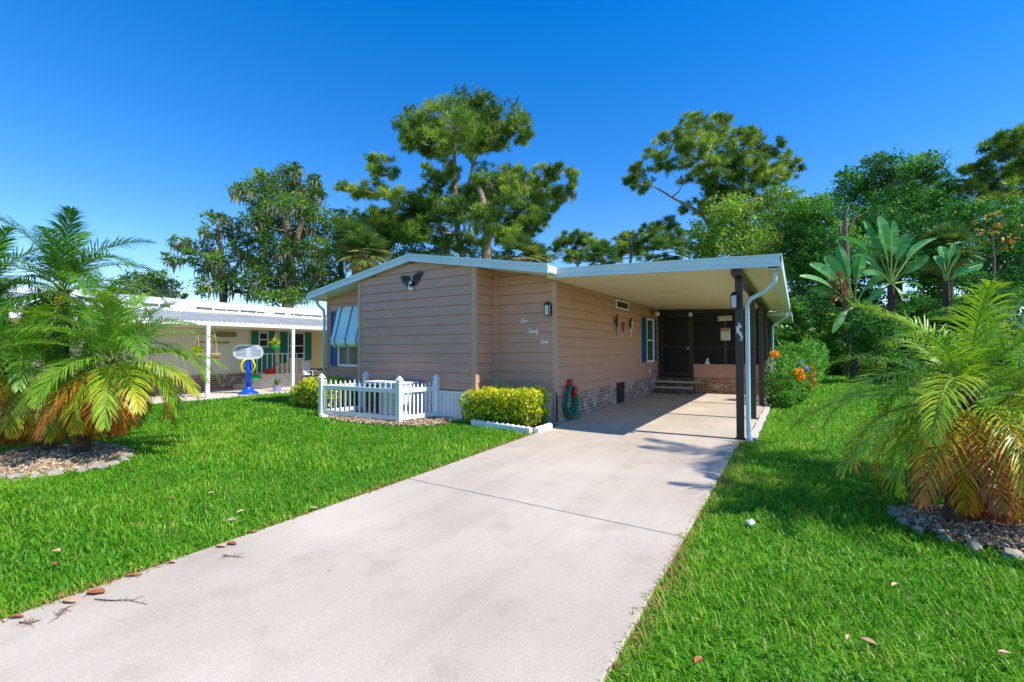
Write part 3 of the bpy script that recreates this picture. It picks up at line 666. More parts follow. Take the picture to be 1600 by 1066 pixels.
# ================================================================ plants
def ellipsoid_pts(c, rx, ry, rz, n, shell=.75, rng=RNG):
    d = unit(rng.normal(size=(n, 3))); rr = rng.uniform(shell**3, 1, (n, 1))**(1/3)
    return np.array(c)+d*rr*np.array([rx, ry, rz])
def shrub(name, label, cat, cells, size, m, vr=(0, 1), aspect=.55, n=900, group=None, up=.3, topbias=0, shell=.7, stems=True, base=None):
    """cells: list of (cx,cy,cz,rx,ry,rz)"""
    c0 = cells[0]; base = base or (c0[0], c0[1], 0)
    r = empty(name, base, label, cat, group); P = []; V = []
    for (x, y, z, rx, ry, rz) in cells:
        p = ellipsoid_pts((x, y, z), rx, ry, rz, n, shell); p = p[p[:, 2] > .02]; P.append(p)
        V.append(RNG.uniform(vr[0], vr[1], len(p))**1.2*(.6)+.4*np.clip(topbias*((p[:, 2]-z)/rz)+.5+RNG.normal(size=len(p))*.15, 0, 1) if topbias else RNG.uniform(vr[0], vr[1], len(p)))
    P = np.concatenate(P); V = np.concatenate(V)
    npmesh('foliage', leafcards(P, size, aspect, up), 4, m, V, r)
    if stems:
        b = MB()
        for (x, y, z, rx, ry, rz) in cells:
            for k in range(4):
                q = (x+RNG.uniform(-.6, .6)*rx, y+RNG.uniform(-.6, .6)*ry, z+rz*.3)
                b.tube([(x+RNG.uniform(-.15, .15), y+RNG.uniform(-.15, .15), 0), ((x+q[0])/2, (y+q[1])/2, z*.5), q], [.02, .014, .006], 5)
        part(b, 'stem', 'bark', r)
    return r
cells = []
for i in range(8):
    for j in range(2):
        for k in range(2):
            cells.append((-5.58+i*.195+RNG.uniform(-.03, .03), 7.28+j*.36, .24+k*.27+(.03 if i > 1 else -.03)+RNG.uniform(-.02, .03), .22, .27, .22))
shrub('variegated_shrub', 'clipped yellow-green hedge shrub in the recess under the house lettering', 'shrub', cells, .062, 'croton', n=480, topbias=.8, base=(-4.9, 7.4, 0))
cells = []
for i in range(7):
    for j in range(3):
        for k in range(2):
            x = -11.02+i*.22; e_ = 1-((i-3)/4.2)**2*.5
            cells.append((x+RNG.uniform(-.05, .05), 6.98+j*.3, (.24+k*.32)*e_, .27, .25, .25*e_))
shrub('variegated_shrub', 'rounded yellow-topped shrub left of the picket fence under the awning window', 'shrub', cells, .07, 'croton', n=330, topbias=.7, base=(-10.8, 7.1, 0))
# spiky tuft behind the hedge
b = MB(); r = empty('spiky_plant', (-5.15, 7.75, 0), 'thin spiky plant poking out above the clipped hedge shrub', 'plant')
for k in range(16):
    a = RNG.uniform(0, 6.28); l = RNG.uniform(.1, .3)
    p0 = np.array([-5.15, 7.62, .6]); p1 = p0+[math.cos(a)*l*.4, math.sin(a)*l*.3, .2]; p2 = p0+[math.cos(a)*l, math.sin(a)*l*.6, .28+RNG.uniform(0, .1)]
    b.tube([(p0[0], p0[1], .0), p0, p1, p2], [.008, .008, .006, .002], 4)
part(b, 'leaves', 'grey_leaf', r)
# flowering shrub by carport
cells = [(-.38, 13.55, .5, .38, .4, .5), (-.25, 14.1, .55, .38, .5, .55), (-.45, 14.6, .85, .4, .5, .5), (-.2, 15.2, .7, .4, .6, .65), (-.05, 14.4, .32, .34, .4, .32), (-.3, 13.2, .22, .3, .25, .22)]
fs = shrub('flowering_shrub', 'leafy shrub with orange blossoms beside the carport posts', 'shrub', cells, .085, 'green_leaf', vr=(.3, 1), n=800)
P = np.concatenate([ellipsoid_pts(c, .12, .12, .1, 90) for c in ((.02, 13.75, .9), (.06, 13.8, .78), (-.52, 14.3, 1.35))])
npmesh('blossoms', leafcards(P, .075, .8), 4, 'petal', RNG.uniform(0, 1, len(P)), fs)
cells = [(-.05, 16.2, .6, .4, .6, .6), (-.05, 17.2, .7, .4, .6, .7), (-.15, 15.7, .95, .35, .4, .35)]
fs = shrub('blue_flower_shrub', 'shrub with pale blue and reddish flowers behind the orange-blossom shrub', 'shrub', cells, .085, 'vine', vr=(0, .8), n=750)
P = np.concatenate([ellipsoid_pts(c, .1, .1, .08, 70) for c in ((.05, 15.6, 1.1), (.2, 15.75, .9), (.0, 15.5, .9))])
npmesh('blossoms', leafcards(P, .07, .8), 4, 'petal_blue', RNG.uniform(0, 1, len(P)), fs)
P = np.concatenate([ellipsoid_pts(c, .12, .12, .3, 90) for c in ((.36, 16.0, .8), (.36, 16.1, .5))])
npmesh('red_leaves', leafcards(P, .08, .5), 4, 'orange_leaf', RNG.uniform(.5, 1, len(P)), fs)
shrub('silver_plant', 'small silvery-white plant between the rear carport post and the flowering shrub', 'plant', [(-.62, 14.3, 1.0, .12, .2, .28), (-.62, 14.3, .5, .1, .12, .5)], .07, 'grey_leaf', n=260)
cells = [(.1+RNG.uniform(-.5, .4), 20+RNG.uniform(-1, 3), .7+RNG.uniform(0, .6), .6, .8, .75) for _ in range(9)]
shrub('green_bush', 'bright green bush behind the flowering shrubs at the rear of the porch', 'bush', cells, .12, 'green_leaf', vr=(.5, 1), n=700)

# ---------------------------------------------------------------- pinnate palms
def frond_geo(base, az, e0, L, droop, ll, n, v0, rng, roll=0.0, w=.011, tipyel=0.0, lift=.25):
    """returns quads (N,4,3), values, rachis pts"""
    K = 14; pts = [np.array(base, float)]; tans = []
    h = np.array([math.cos(az), math.sin(az), 0]); z = np.array([0, 0, 1.0]); side = np.array([-math.sin(az), math.cos(az), 0])
    curl = rng.uniform(-.25, .25)
    for k in range(K):
        t = (k+.5)/K; e = e0-droop*t**1.25; hh = h*math.cos(curl*t)+side*math.sin(curl*t)
        d = hh*math.cos(e)+z*math.sin(e); tans.append(d); pts.append(pts[-1]+d*L/K)
    tans.append(tans[-1]); pts = np.array(pts); tans = np.array(tans)
    Q = []; V = []
    ts = np.linspace(.14, .995, n); idx = ts*K; i0 = np.minimum(idx.astype(int), K-1); fr = (idx-i0)[:, None]
    P = pts[i0]*(1-fr)+pts[i0+1]*fr; T = unit(tans[i0]*(1-fr)+tans[i0+1]*fr)
    for s in (-1, 1):
        N = unit(np.cross(T, side[None]*np.ones_like(T))); sd = unit(np.cross(T, N))*s*-1
        sd = np.where(np.sum(sd*side*s, 1, keepdims=True) < 0, -sd, sd)
        Nn = np.where(N[:, 2:3] < 0, -N, N)
        prof = np.clip(np.sin(np.pi*(ts*.86+.12))**.55, .25, 1); ang = (rad(56)-rad(30)*ts)+rng.normal(size=n)*.08
        lf = lift+rng.normal(size=n)*.13
        d = unit(T*np.cos(ang)[:, None]+sd*np.sin(ang)[:, None]+Nn*lf[:, None])
        Ln = (ll*prof*rng.uniform(.85, 1.1, n))[:, None]
        j0 = P+rng.normal(size=(n, 3))*.002; wv = unit(np.cross(d, Nn))*w*.5
        g1 = np.array([0, 0, -1.0])
        j1 = j0+d*Ln*.35; d2 = unit(d+g1*(.24+.2*rng.random((n, 1)))); j2 = j1+d2*Ln*.35; d3 = unit(d2+g1*.42); j3 = j2+d3*Ln*.32
        Q += [np.stack([j0-wv*.5, j0+wv*.5, j1+wv, j1-wv], 1), np.stack([j1-wv, j1+wv, j2+wv*.8, j2-wv*.8], 1), np.stack([j2-wv*.8, j2+wv*.8, j3+wv*.08, j3-wv*.08], 1)]
        vv = v0+rng.normal(size=n)*.06+tipyel*(ts-.4)
        V += [vv, vv+.02, vv+.06+tipyel*.3]
    return np.concatenate(Q), np.concatenate(V), pts
def date_palm(label, base, crown, n, L, ll=.24, nl=46, seed=0, yellow=.2, w=.011, low=-1.1, tr=.075, group=None, azr=None, young=.2, extra=(), old=.45):
    rng = np.random.default_rng(seed)
    r = empty('date_palm', base, label, 'palm', group); base = np.array(base, float); crown = np.array(crown, float)
    K = 9; b = MB(); pts = [base+(crown-base)*t+np.array([0, 0, 0])+(crown-base)*np.array([1, 1, 0])*(t*t-t)*.5 for t in np.linspace(0, 1, K)]
    b.tube(pts, [tr*(1.25-.3*t) for t in np.linspace(0, 1, K)], 10)
    for t in np.linspace(.05, 1.0, 46):     # old leaf-base stubs
        i = min(int(t*(K-1)), K-2); f = t*(K-1)-i; p = pts[i]*(1-f)+pts[i+1]*f; a = t*46*2.4
        d = np.array([math.cos(a), math.sin(a), .9]); b.tube([p+d*[tr*.8, tr*.8, 0], p+d*np.array([tr*1.5, tr*1.5, .05])], [.02, .008], 5)
    part(b, 'trunk', 'palm_bark', r)
    for k in range(n):
        t = k/(n-1)     # 0 = youngest upright ... 1 = oldest hanging
        az = k*2.39996+rng.uniform(-.25, .25); e0 = rad(82)*(1-t)+low*t*.75+rng.uniform(-.12, .12); dr = .9+.9*math.sin(math.pi*t*.8)+rng.uniform(-.15, .2)
        Lk = L*(.72+.32*math.sin(math.pi*min(1, t*.9+.15)))*rng.uniform(.9, 1.08)
        v0 = young+rng.normal()*.05+old*max(0, t-.42)/.58*rng.uniform(.5, 1.35)
        ty = .28*old/.45 if t > .5 and rng.random() < .75 else .04
        Q, V, P = frond_geo(crown+[rng.uniform(-.03, .03), rng.uniform(-.03, .03), rng.uniform(-.08, .05)-.12*t], az, e0, Lk, dr, ll, nl, v0, rng, w=w, tipyel=ty, lift=.32-.2*t)
        o = npmesh('frond', Q, 4, 'palm', V, r)
        b = MB(); b.tube(P[::2], list(np.linspace(.011, .003, len(P[::2]))), 5); s_ = b.build('rachis', 'palm_rachis'); s_.parent = o; s_.matrix_parent_inverse = Matrix.Identity(4)
    for (az, e0, dr, Lk, v0, ty) in extra:
        Q, V, P = frond_geo(crown+[0, 0, -.1], az, e0, Lk, dr, ll*1.05, nl, v0, rng, w=w, tipyel=ty, lift=.2)
        o = npmesh('frond', Q, 4, 'palm', V, r)
        b = MB(); b.tube(P[::2], list(np.linspace(.011, .003, len(P[::2]))), 5); s_ = b.build('rachis', 'palm_rachis'); s_.parent = o
    for a in (seed, seed+2.2, seed+4.1):
        S = ellipsoid_pts(crown+[math.cos(a)*.2, math.sin(a)*.2, -.22], .06, .06, .12, 150); npmesh('seed_cluster', leafcards(S, .03, .7), 4, 'seed', rng.uniform(0, 1, len(S)), r)
    return r
mat('palm_rachis', srgb(128, 150, 60), .5, .15, 6)

def azc(dx, dy=0.0):
    """azimuth of a direction given as right/forward as seen from the street"""
    v = _R*dx+np.array([-math.sin(YAW), math.cos(YAW), 0])*dy; return math.atan2(v[1], v[0])
GP = 'date palms in the lawn bed on the left'
date_palm('front date palm leaning right in the left bed, lime fronds reaching the neighbouring carport', gnd(125, 712), at(178, 560, 6.35), 44, 1.4, .33, 58, 3, .25, .014, young=.29, old=.5, extra=[(azc(-.3, -1), -.3, 1.1, 1.25, .80, .25), (azc(1, -.25), .25, 1.2, 1.5, .42, .3), (azc(1, .2), .5, 1.2, 1.5, .3, .1), (azc(.9, -.6), .05, 1.1, 1.35, .45, .3)], group=GP)
date_palm('upright-trunk date palm in the left bed with a golden frond hanging to the gravel', gnd(78, 708), at(40, 575, 6.5), 40, 1.35, .31, 56, 5, .3, .014, young=.27, old=.55, extra=[(azc(.35, -1), -.2, 1.35, 1.3, .85, .2), (azc(-.3, -1), -.1, 1.3, 1.2, .8, .2)], group=GP)
date_palm('tallest date palm in the left bed, dark crown rising against the sky', gnd(95, 690), at(100, 452, 7.2), 30, 1.55, .38, 58, 8, .08, .018, young=.1, old=.12, low=-.7, group=GP)
date_palm('date palm at the far left rear of the left bed, cut by the picture edge', gnd(20, 680), at(-30, 470, 7.4), 28, 1.7, .35, 54, 9, .1, .018, young=.1, old=.3, low=-.9, group=GP)
GR = 'date palms in the lawn bed on the right'
date_palm('large date palm with golden-brown drooping fronds in the right lawn bed', gnd(1490, 822), at(1512, 618, 3.85), 42, 1.24, .29, 50, 21, .5, .0125, low=-1.55, tr=.05, young=.36, old=.8, group=GR, extra=[(azc(.1, -1), -.35, 1.0, 1.0, .78, .25), (azc(-.5, -1), -.45, .9, .95, .82, .2), (azc(.6, -1), -.3, 1.1, 1.0, .7, .3), (azc(-1, -.5), -.2, 1.1, 1.15, .72, .3), (azc(-1, -.1), .1, 1.2, 1.35, .3, .3), (azc(-1, .3), .35, 1.2, 1.4, .25, .2), (azc(-.15, -1), -.7, .6, .8, .95, .1)])
date_palm('second date palm at the right picture edge behind the golden one', gnd(1600, 800), at(1640, 590, 4.3), 30, 1.25, .30, 46, 25, .3, .0135, low=-1.2, tr=.07, young=.3, old=.6, group=GR)

date_palm('tall slender date palm standing beyond the right picture edge, throwing frond shadows on the driveway', (5.5, 7.7, 0), (5.35, 7.45, 6.7), 15, 1.6, .36, 46, 27, .1, .02, young=.2, old=.4, low=-.5, tr=.11)
# ---------------------------------------------------------------- gravel beds + edging stones
def ellipse_bed(c, rx, ry, n, name='gravel', sz=.03):
    a = RNG.uniform(0, 2*math.pi, n); q = RNG.uniform(0, 1, n)**.5
    P = np.stack([c[0]+np.cos(a)*q*rx, c[1]+np.sin(a)*q*ry, RNG.uniform(.02, .05, n)], 1)
    # small tetra-like pebbles: 4 triangles each
    s = sz*RNG.uniform(.5, 1.2, (n, 1)); R_ = [unit(RNG.normal(size=(n, 3)))*s for _ in range(2)]
    A, B = P+R_[0], P-R_[0]; Cc = P+np.cross(unit(R_[0]), R_[1]); D = P+R_[1]*[1, 1, .5]+[0, 0, .01]
    T = np.concatenate([np.stack([A, B, D], 1), np.stack([B, Cc, D], 1), np.stack([Cc, A, D], 1), np.stack([A, Cc, B], 1)])
    v = np.tile(RNG.uniform(0, 1, n), 4)
    o = npmesh(name, T, 3, 'gravel', v, kind='stuff', label='pale gravel chips covering a planting bed', cat='gravel')
    b = MB(); K = 28; b.add([(c[0]+math.cos(t)*rx, c[1]+math.sin(t)*ry, .012) for t in np.linspace(0, 2*math.pi, K, endpoint=False)], [tuple(range(K))])
    b.build('bed_soil', 'dirt', kind='structure')
BEDS = [(-8.5, 1.82, 1.05, .72), (1.38, 5.2, .62, .5), (-7.65, 6.85, 1.75, .85)]
ellipse_bed((-8.5, 1.82), 1.05, .72, 8000); ellipse_bed((1.38, 5.2), .62, .5, 6000, sz=.022); 
ellipse_bed((-7.65, 6.85), 1.75, .85, 9000)
def rock(c, s, rng):
    bm = bmesh.new(); bmesh.ops.create_icosphere(bm, subdivisions=2, radius=1)
    off = rng.uniform(0, 9, 3); ax = np.array([s*rng.uniform(.9, 1.4), s*rng.uniform(.7, 1.0), s*rng.uniform(.45, .6)]); a = rng.uniform(0, 3.1)
    for v in bm.verts:
        k = 1+.18*math.sin(v.co.x*3+off[0])+.15*math.sin(v.co.y*4+off[1])+.12*math.sin(v.co.z*5+off[2])
        x, y, z = v.co.x*ax[0]*k, v.co.y*ax[1]*k, v.co.z*ax[2]*k; v.co = (x*math.cos(a)-y*math.sin(a), x*math.sin(a)+y*math.cos(a), z)
    me = bpy.data.meshes.new('edging_stone'); bm.to_mesh(me); bm.free(); return me, ax[2]
def stones(c, rx, ry, a0, a1, n, s, label, group, m='stone'):
    rng = np.random.default_rng(n*7)
    for k in range(n):
        t = a0+(a1-a0)*(k+rng.uniform(-.15, .15))/n; me, h = rock(c, s*rng.uniform(.75, 1.2), rng); me.materials.append(M[m])
        o = bpy.data.objects.new('edging_stone', me); C.objects.link(o); o.location = (c[0]+math.cos(t)*rx, c[1]+math.sin(t)*ry, h*.6)
        tag(o, label, 'stone', group)
stones((-8.5, 1.82), 1.09, .76, 0, 6.28, 28, .085, 'pale rough edging stone ringing the left palm bed', 'edging stones of the left palm bed')
stones((1.38, 5.2), .66, .54, 0, 6.28, 22, .055, 'pale rough edging stone ringing the right palm bed', 'edging stones of the right palm bed')
stones((-7.65, 6.85), 1.8, .88, 3.2, 4.2, 6, .10, 'white rounded edging stone in front of the picket fence corner', 'white stones by the picket fence', 'white_stone')
# painted scalloped edging blocks of the hedge bed
def block(p, q, label):
    p = np.array([*p, 0.]); q = np.array([*q, 0.]); u = (q-p)/2; L = np.linalg.norm(u); nn = np.array([-u[1], u[0], 0])/L*.05
    b = MB(); b.obox((p+q)/2+[0, 0, .055], u*.97, nn, (0, 0, .055))
    for k in (-1, 0, 1): b.lathe(((p+q)/2+u*.62*k+[0, 0, .10]), [(.045, 0), (.04, .018), (.02, .03)], 8)
    b.build('edging_block', 'white_stone', bevel=.008, label=label, cat='edging block', group='white scalloped edging blocks of the hedge bed')
LB = 'white scalloped edging block in front of the clipped hedge shrub'
pts = [(-5.45, 7.12), (-5.08, 7.06), (-4.71, 7.01), (-4.34, 6.95), (-3.97, 6.89)]
for i in range(4): block(pts[i], pts[i+1], LB+', '+('leftmost of the four', 'second from the left', 'third from the left', 'rightmost of the four')[i])
block((-3.9, 6.93), (-3.9, 7.2), 'white edging block at the sunlit driveway end of the hedge bed, nearer the street'); block((-3.9, 7.22), (-3.9, 7.5), 'white edging block at the sunlit driveway end of the hedge bed, nearer the wall')
b = MB(); b.add([(-5.6, 7.1, .014), (-3.93, 6.95, .014), (-4.1, 8.12, .014), (-5.6, 8.12, .014)], [(0, 1, 2, 3)]).build('bed_soil', 'dirt', kind='structure')
# pavers along the carport slab edge
for k in range(22):
    y = 8.35+k*.245; b = MB(); dx = RNG.uniform(-.015, .015)
    b.box(-.70+dx, -.58+dx, y, y+.225, 0, .04); b.build('edging_brick', 'concrete_edge', bevel=.008, label='weathered pale brick in the row along the carport slab edge', cat='brick', group='bricks along the carport slab edge')

# ================================================================ NEIGHBOUR
NX = -15.17; WXN = -18.0
N = empty('neighbour_house', (-18, 8, 0), 'cream mobile home with white metal roof and teal trim on the left', 'house')
b = MB(); zc = 2.25
b.prism([(NX, -6, zc+.11), (WXN-.1, -6, 2.86), (WXN-.1, -6, 2.76), (NX, -6, zc+.04)], (0, 22, 0))
y = -6
while y < 16:
    b.prism([(NX+.02, y, zc+.115), (WXN-.1, y, 2.865), (WXN-.1, y, 2.895), (NX+.02, y, zc+.145)], (0, .045, 0)); y += .16
part(b, 'carport_roof', 'ribbed_roof' if 'ribbed_roof' in M else 'roof_grey', N) if 'roof_grey' in M else (mat('roof_grey', srgb(208, 204, 194), .45, .15, 2), part(b, 'carport_roof', 'roof_grey', N))
b = MB(); b.prism([(WXN, -6, 2.80), (-20.6, -6, 3.52), (-23.5, -6, 2.9), (-23.5, -6, 2.7), (WXN, -6, 2.7)], (0, 22, 0)); b.prism([(WXN+.25, -6, 2.80), (WXN-.2, -6, 2.99), (WXN-.2, -6, 2.92), (WXN+.25, -6, 2.76)], (0, 22, 0))
part(b, 'roof', 'metal_white', N)
b = MB(); mat('roof_stain', srgb(96, 88, 76), .8, .4, 6)
y = -2.0
while y < 15.6:
    l = RNG.uniform(.08, .5)
    if RNG.random() < .8: b.box(WXN-.22, WXN-.12, y, y+l, 2.985, 3.0+RNG.uniform(.02, .06))
    y += l+RNG.uniform(.02, .15)
tag(part(b, 'roof_debris', 'roof_stain', N), kind='stuff')
b = MB(); b.box(NX, NX+.04, -6, 16, zc, zc+.12); part(b, 'fascia', 'vinyl_white', N)
b = MB(); b.add([(NX, -6, zc-.0), (WXN, -6, zc+.02), (WXN, 16, zc+.02), (NX, 16, zc-.0)], [(0, 1, 2, 3)]); part(b, 'carport_ceiling', 'ceiling', N)
for yy in (3.87, 6.605, 9.34, 12.0, -1.4, 1.2):
    b = MB(); b.box(NX-.05, NX+.05, yy-.05, yy+.05, .035, zc); part(b, 'post', 'vinyl_white', N, bevel=.006)
b = MB(); b.box(WXN-5, WXN, -6, 9.25, .0, 2.76); part(b, 'wall', 'white_wall', N)
b = MB()
y = -6
while y < 9.2: b.box(WXN, WXN+.014, y, y+.10, .62, 2.26); y += .125
part(b, 'ribbed_cladding', 'white_wall', N)
b = MB(); b.box(WXN-5, WXN-.0, 9.25, 16, .0, 2.76); part(b, 'wall', 'cream_wall', N)
b = MB(); b.box(WXN, WXN+.03, -6, 9.2, 0, .6); part(b, 'brick_skirting', 'brick_y', N)
shn = WXN+.002
shutter(N, 'X', 9.36, 9.62, 1.62, 2.24, shn, 'teal'); window(N, 'X', 9.64, 10.02, 1.62, 2.2, shn, 'glass_dark', wd=.04); shutter(N, 'X', 10.05, 10.3, 1.62, 2.24, shn, 'teal')
b = MB(); b.box(shn, shn+.035, 9.45, 10.3, .62, 1.58); part(b, 'door', 'teal', N)
shutter(N, 'X', 10.52, 10.82, .95, 2.22, shn, 'teal'); window(N, 'X', 10.84, 11.6, 1.1, 2.24, shn, 'glass_dark', wd=.05); shutter(N, 'X', 11.62, 11.92, 1.05, 2.24, shn, 'teal')
b = MB(); b.box(WXN, WXN+.9, 9.3, 11.0, .035, .58); b.box(WXN+.05, WXN+.9, 9.0, 9.3, .035, .4); b.box(WXN+.05, WXN+.9, 8.7, 9.0, .035, .22); part(b, 'steps', 'concrete_edge', N)
b = MB()
def rail(p, q): b.tube([p, q], .018, 6)
X_ = WXN+.9
rail((X_, 9.3, 1.35), (X_, 11.0, 1.35)); rail((X_, 8.75, .95), (X_, 9.3, 1.35))
for yy in (9.3, 9.5, 9.7, 9.9, 10.1, 10.3, 10.5, 10.7, 11.0): rail((X_, yy, .58), (X_, yy, 1.42 if yy in (9.3, 11.0) else 1.35))
for yy, z0, z1 in ((8.75, .2, .97), (8.95, .3, 1.1), (9.12, .4, 1.22)): rail((X_, yy, z0), (X_, yy, z1))
part(b, 'railing', 'metal_white', N)
# oars on wall
def oar(y0, y1, z, label, blade_right=True, big=.09):
    x = WXN+.05; b = MB(); b.tube([(x, y0, z), (x, y1, z)], .018, 6)
    s = 1 if blade_right else -1; e_ = y1 if blade_right else y0
    b.prism([(x-.012, e_-s*.75, z-.03), (x-.012, e_-s*.6, z-big), (x-.012, e_+s*.02, z-big), (x-.012, e_+s*.06, z), (x-.012, e_+s*.02, z+big), (x-.012, e_-s*.6, z+big), (x-.012, e_-s*.75, z+.03)], (.024, 0, 0))
    b.tube([(x, (y0 if blade_right else y1), z-.06), (x, (y0 if blade_right else y1), z+.06)], .018, 6)
    b.build('oar', 'oar', label=label, cat='oar', group='oars on the neighbouring wall')
oar(7.45, 8.75, 2.07, 'upper wooden oar with broad blade mounted on the ribbed wall'); oar(7.5, 8.5, 1.77, 'lower thin wooden oar mounted on the ribbed wall', True, .03)
# hanging baskets
def basket(x, y, ztop, z, label, m, green=0, s=.16):
    r = empty('hanging_basket', (x, y, z), label, 'hanging basket', 'hanging baskets under the neighbouring carport')
    b = MB(); b.lathe((x, y, z), [(s*.35, -s), (s*.8, -s*.7), (s, -.1*s), (s*.95, .1*s), (s*.7, .16*s)], 12); part(b, 'basket', m, r, smooth=True)
    b = MB()
    for a in (0, 2.1, 4.2): b.tube([(x+math.cos(a)*s*.9, y+math.sin(a)*s*.9, z), (x, y, z+(ztop-z)*.75)], .008, 4)
    b.tube([(x, y, z+(ztop-z)*.75), (x, y, ztop)], .008, 4); part(b, 'hanger', 'wood', r)
    if green:
        P = ellipsoid_pts((x, y, z+.12), s*1.25, s*1.25, s*1.1, 260, .3); npmesh('plant', leafcards(P, .09, .5), 4, 'croton', RNG.uniform(.1, .8, len(P)), r)
def nb(px, py, X): 
    p = onX(px, py, X); return p[0], p[1], p[2]
x, y, z = nb(308.5, 553, -15.35); basket(x, y, 2.25, z, 'hanging basket with leafy plant left of the first white carport post', 'terracotta', 1, .13)
x, y, z = nb(335.5, 553, -15.35); basket(x, y, 2.25, z, 'plain coconut-fibre hanging basket right of the first white carport post', 'terracotta', 0, .16)
x, y, z = nb(430, 541, -15.35); basket(x, y, 2.25, z, 'green hanging pot with yellow-leaved plant near the second white carport post', 'green_plastic', 1, .13)
# toy basketball hoop
hx, hy = -15.45, 7.96; hoop = empty('toy_basketball_hoop', (hx, hy, 0), 'toy basketball hoop with blue pole and grey striped backboard', 'basketball hoop')
b = MB(); b.lathe((hx, hy, .035), [(.30, 0), (.30, .04), (.24, .08), (.16, .12), (.12, .22), (.10, .25)], 18); part(b, 'base', 'blue_plastic', hoop, smooth=True)
b = MB(); b.lathe((hx, hy, .25), [(.105, 0), (.095, .6), (.085, .95), (.03, 1.0)], 12); part(b, 'pole', 'blue_plastic', hoop, smooth=True)
vf = np.array([.86, -.51]); vf /= np.linalg.norm(vf); vr = np.array([-vf[1], vf[0]])   # board faces the street side
def bp_(u, w_, z): return (hx+vr[0]*u+vf[0]*w_, hy+vr[1]*u+vf[1]*w_, z)
shape = [(-.44, 1.42), (-.42, 1.30), (-.3, 1.2), (0, 1.17), (.3, 1.2), (.42, 1.30), (.44, 1.42), (.40, 1.56), (.28, 1.66), (-.28, 1.66), (-.40, 1.56)]
b = MB(); b.prism([bp_(u, .06, z) for u, z in shape], (vf[0]*.04, vf[1]*.04, 0)); bd = part(b, 'backboard', 'grey_board', hoop)
b = MB()
for k in range(7):
    for s in (-1, 1): b.prism([bp_(s*.06, .101, 1.28+k*.045), bp_(s*(.36 if k < 5 else .24), .101, 1.28+k*.045+.03), bp_(s*(.36 if k < 5 else .24), .101, 1.29+k*.045+.035), bp_(s*.06, .101, 1.29+k*.045)], (vf[0]*.004, vf[1]*.004, 0))
q_ = b.build('groove', 'slate_board'); q_.parent = bd
b = MB(); b.prism([bp_(u, .102, z) for u, z in ((-.42, 1.45), (-.38, 1.56), (-.27, 1.645), (.2, 1.645))], (vf[0]*.006, vf[1]*.006, 0)); q_ = b.build('decal', 'slate_board'); q_.parent = bd
for s in (-1, 1):
    b = MB(); b.tube([bp_(s*.05, .12, 1.2), bp_(s*.15, .2, 1.13), bp_(s*.2, .22, .98), bp_(s*.17, .2, .82), bp_(s*.08, .12, .76)], .024, 8); part(b, 'handle', 'yellow_plastic', hoop, smooth=True)
# furniture and pots on the neighbouring slab
def patio_chair(x, y, rot, label, m='metal_white'):
    r = empty('patio_chair', (x, y, .035), label, 'chair', 'patio furniture of the neighbour'); ca, sa = math.cos(rot), math.sin(rot)
    T = lambda u, v, z: (x+u*ca-v*sa, y+u*sa+v*ca, z+.035)
    b = MB(); b.obox(T(0, 0, .42), (.24*ca, .24*sa, 0), (-.24*sa, .24*ca, 0), (0, 0, .015)); part(b, 'seat', 'black', r)
    b = MB(); b.obox(T(-.24, 0, .72), (.015*ca, .015*sa, 0), (-.23*sa, .23*ca, 0), (-.04*ca, -.04*sa, .26)); part(b, 'backrest', m, r)
    for u, v in ((-.22, -.22), (.22, -.22), (.22, .22), (-.22, .22)):
        b = MB(); b.tube([T(u, v, 0), T(u*.9, v*.95, .42)], .014, 6); part(b, 'leg', m, r)
    for s in (-1, 1):
        b = MB(); b.tube([T(-.24, s*.24, .62), T(.2, s*.25, .64), T(.22, s*.24, .42)], .014, 6); part(b, 'armrest', m, r)
patio_chair(-16.4, 10.9, .4, 'pale patio chair left of the black grill under the neighbouring carport')
patio_chair(-16.0, 12.35, 3.4, 'pale patio chair right of the black grill under the neighbouring carport', 'wood')
tb = empty('patio_table', (-16.5, 11.6, .035), 'dark low patio table under the neighbouring carport', 'table')
b = MB(); b.box(-16.95, -16.05, 11.15, 12.0, .66, .72); part(b, 'tabletop', 'black', tb, bevel=.01)
for u, v in ((-16.9, 11.2), (-16.1, 11.2), (-16.1, 11.95), (-16.9, 11.95)):
    b = MB(); b.box(u-.02, u+.02, v-.02, v+.02, .035, .66); part(b, 'leg', 'black', tb)
gr = empty('grill', (-15.9, 11.55, .035), 'black kettle grill standing under the neighbouring carport', 'grill')
b = MB(); b.lathe((-15.9, 11.6, .85), [(.05, -.25), (.2, -.18), (.27, 0), (.27, .03), (.2, .18), (.06, .25), (.05, .30), (.06, .33)], 16); part(b, 'kettle', 'black', gr, smooth=True)
for a in (0, 2.1, 4.2):
    b = MB(); b.tube([(-15.9+.1*math.cos(a), 11.6+.1*math.sin(a), .66), (-15.9+.3*math.cos(a), 11.6+.3*math.sin(a), .035)], .015, 6); part(b, 'leg', 'black', gr)
x, y, z = gnd(433, 613); pp = empty('potted_plant', (x, y, .035), 'leafy plant in a lavender pot at the slab edge by the second white post', 'potted plant')
b = MB(); b.lathe((x, y, .035), [(.12, 0), (.16, .2), (.175, .22)], 14); part(b, 'pot', 'lavender', pp)
Qs = []; Vs = []
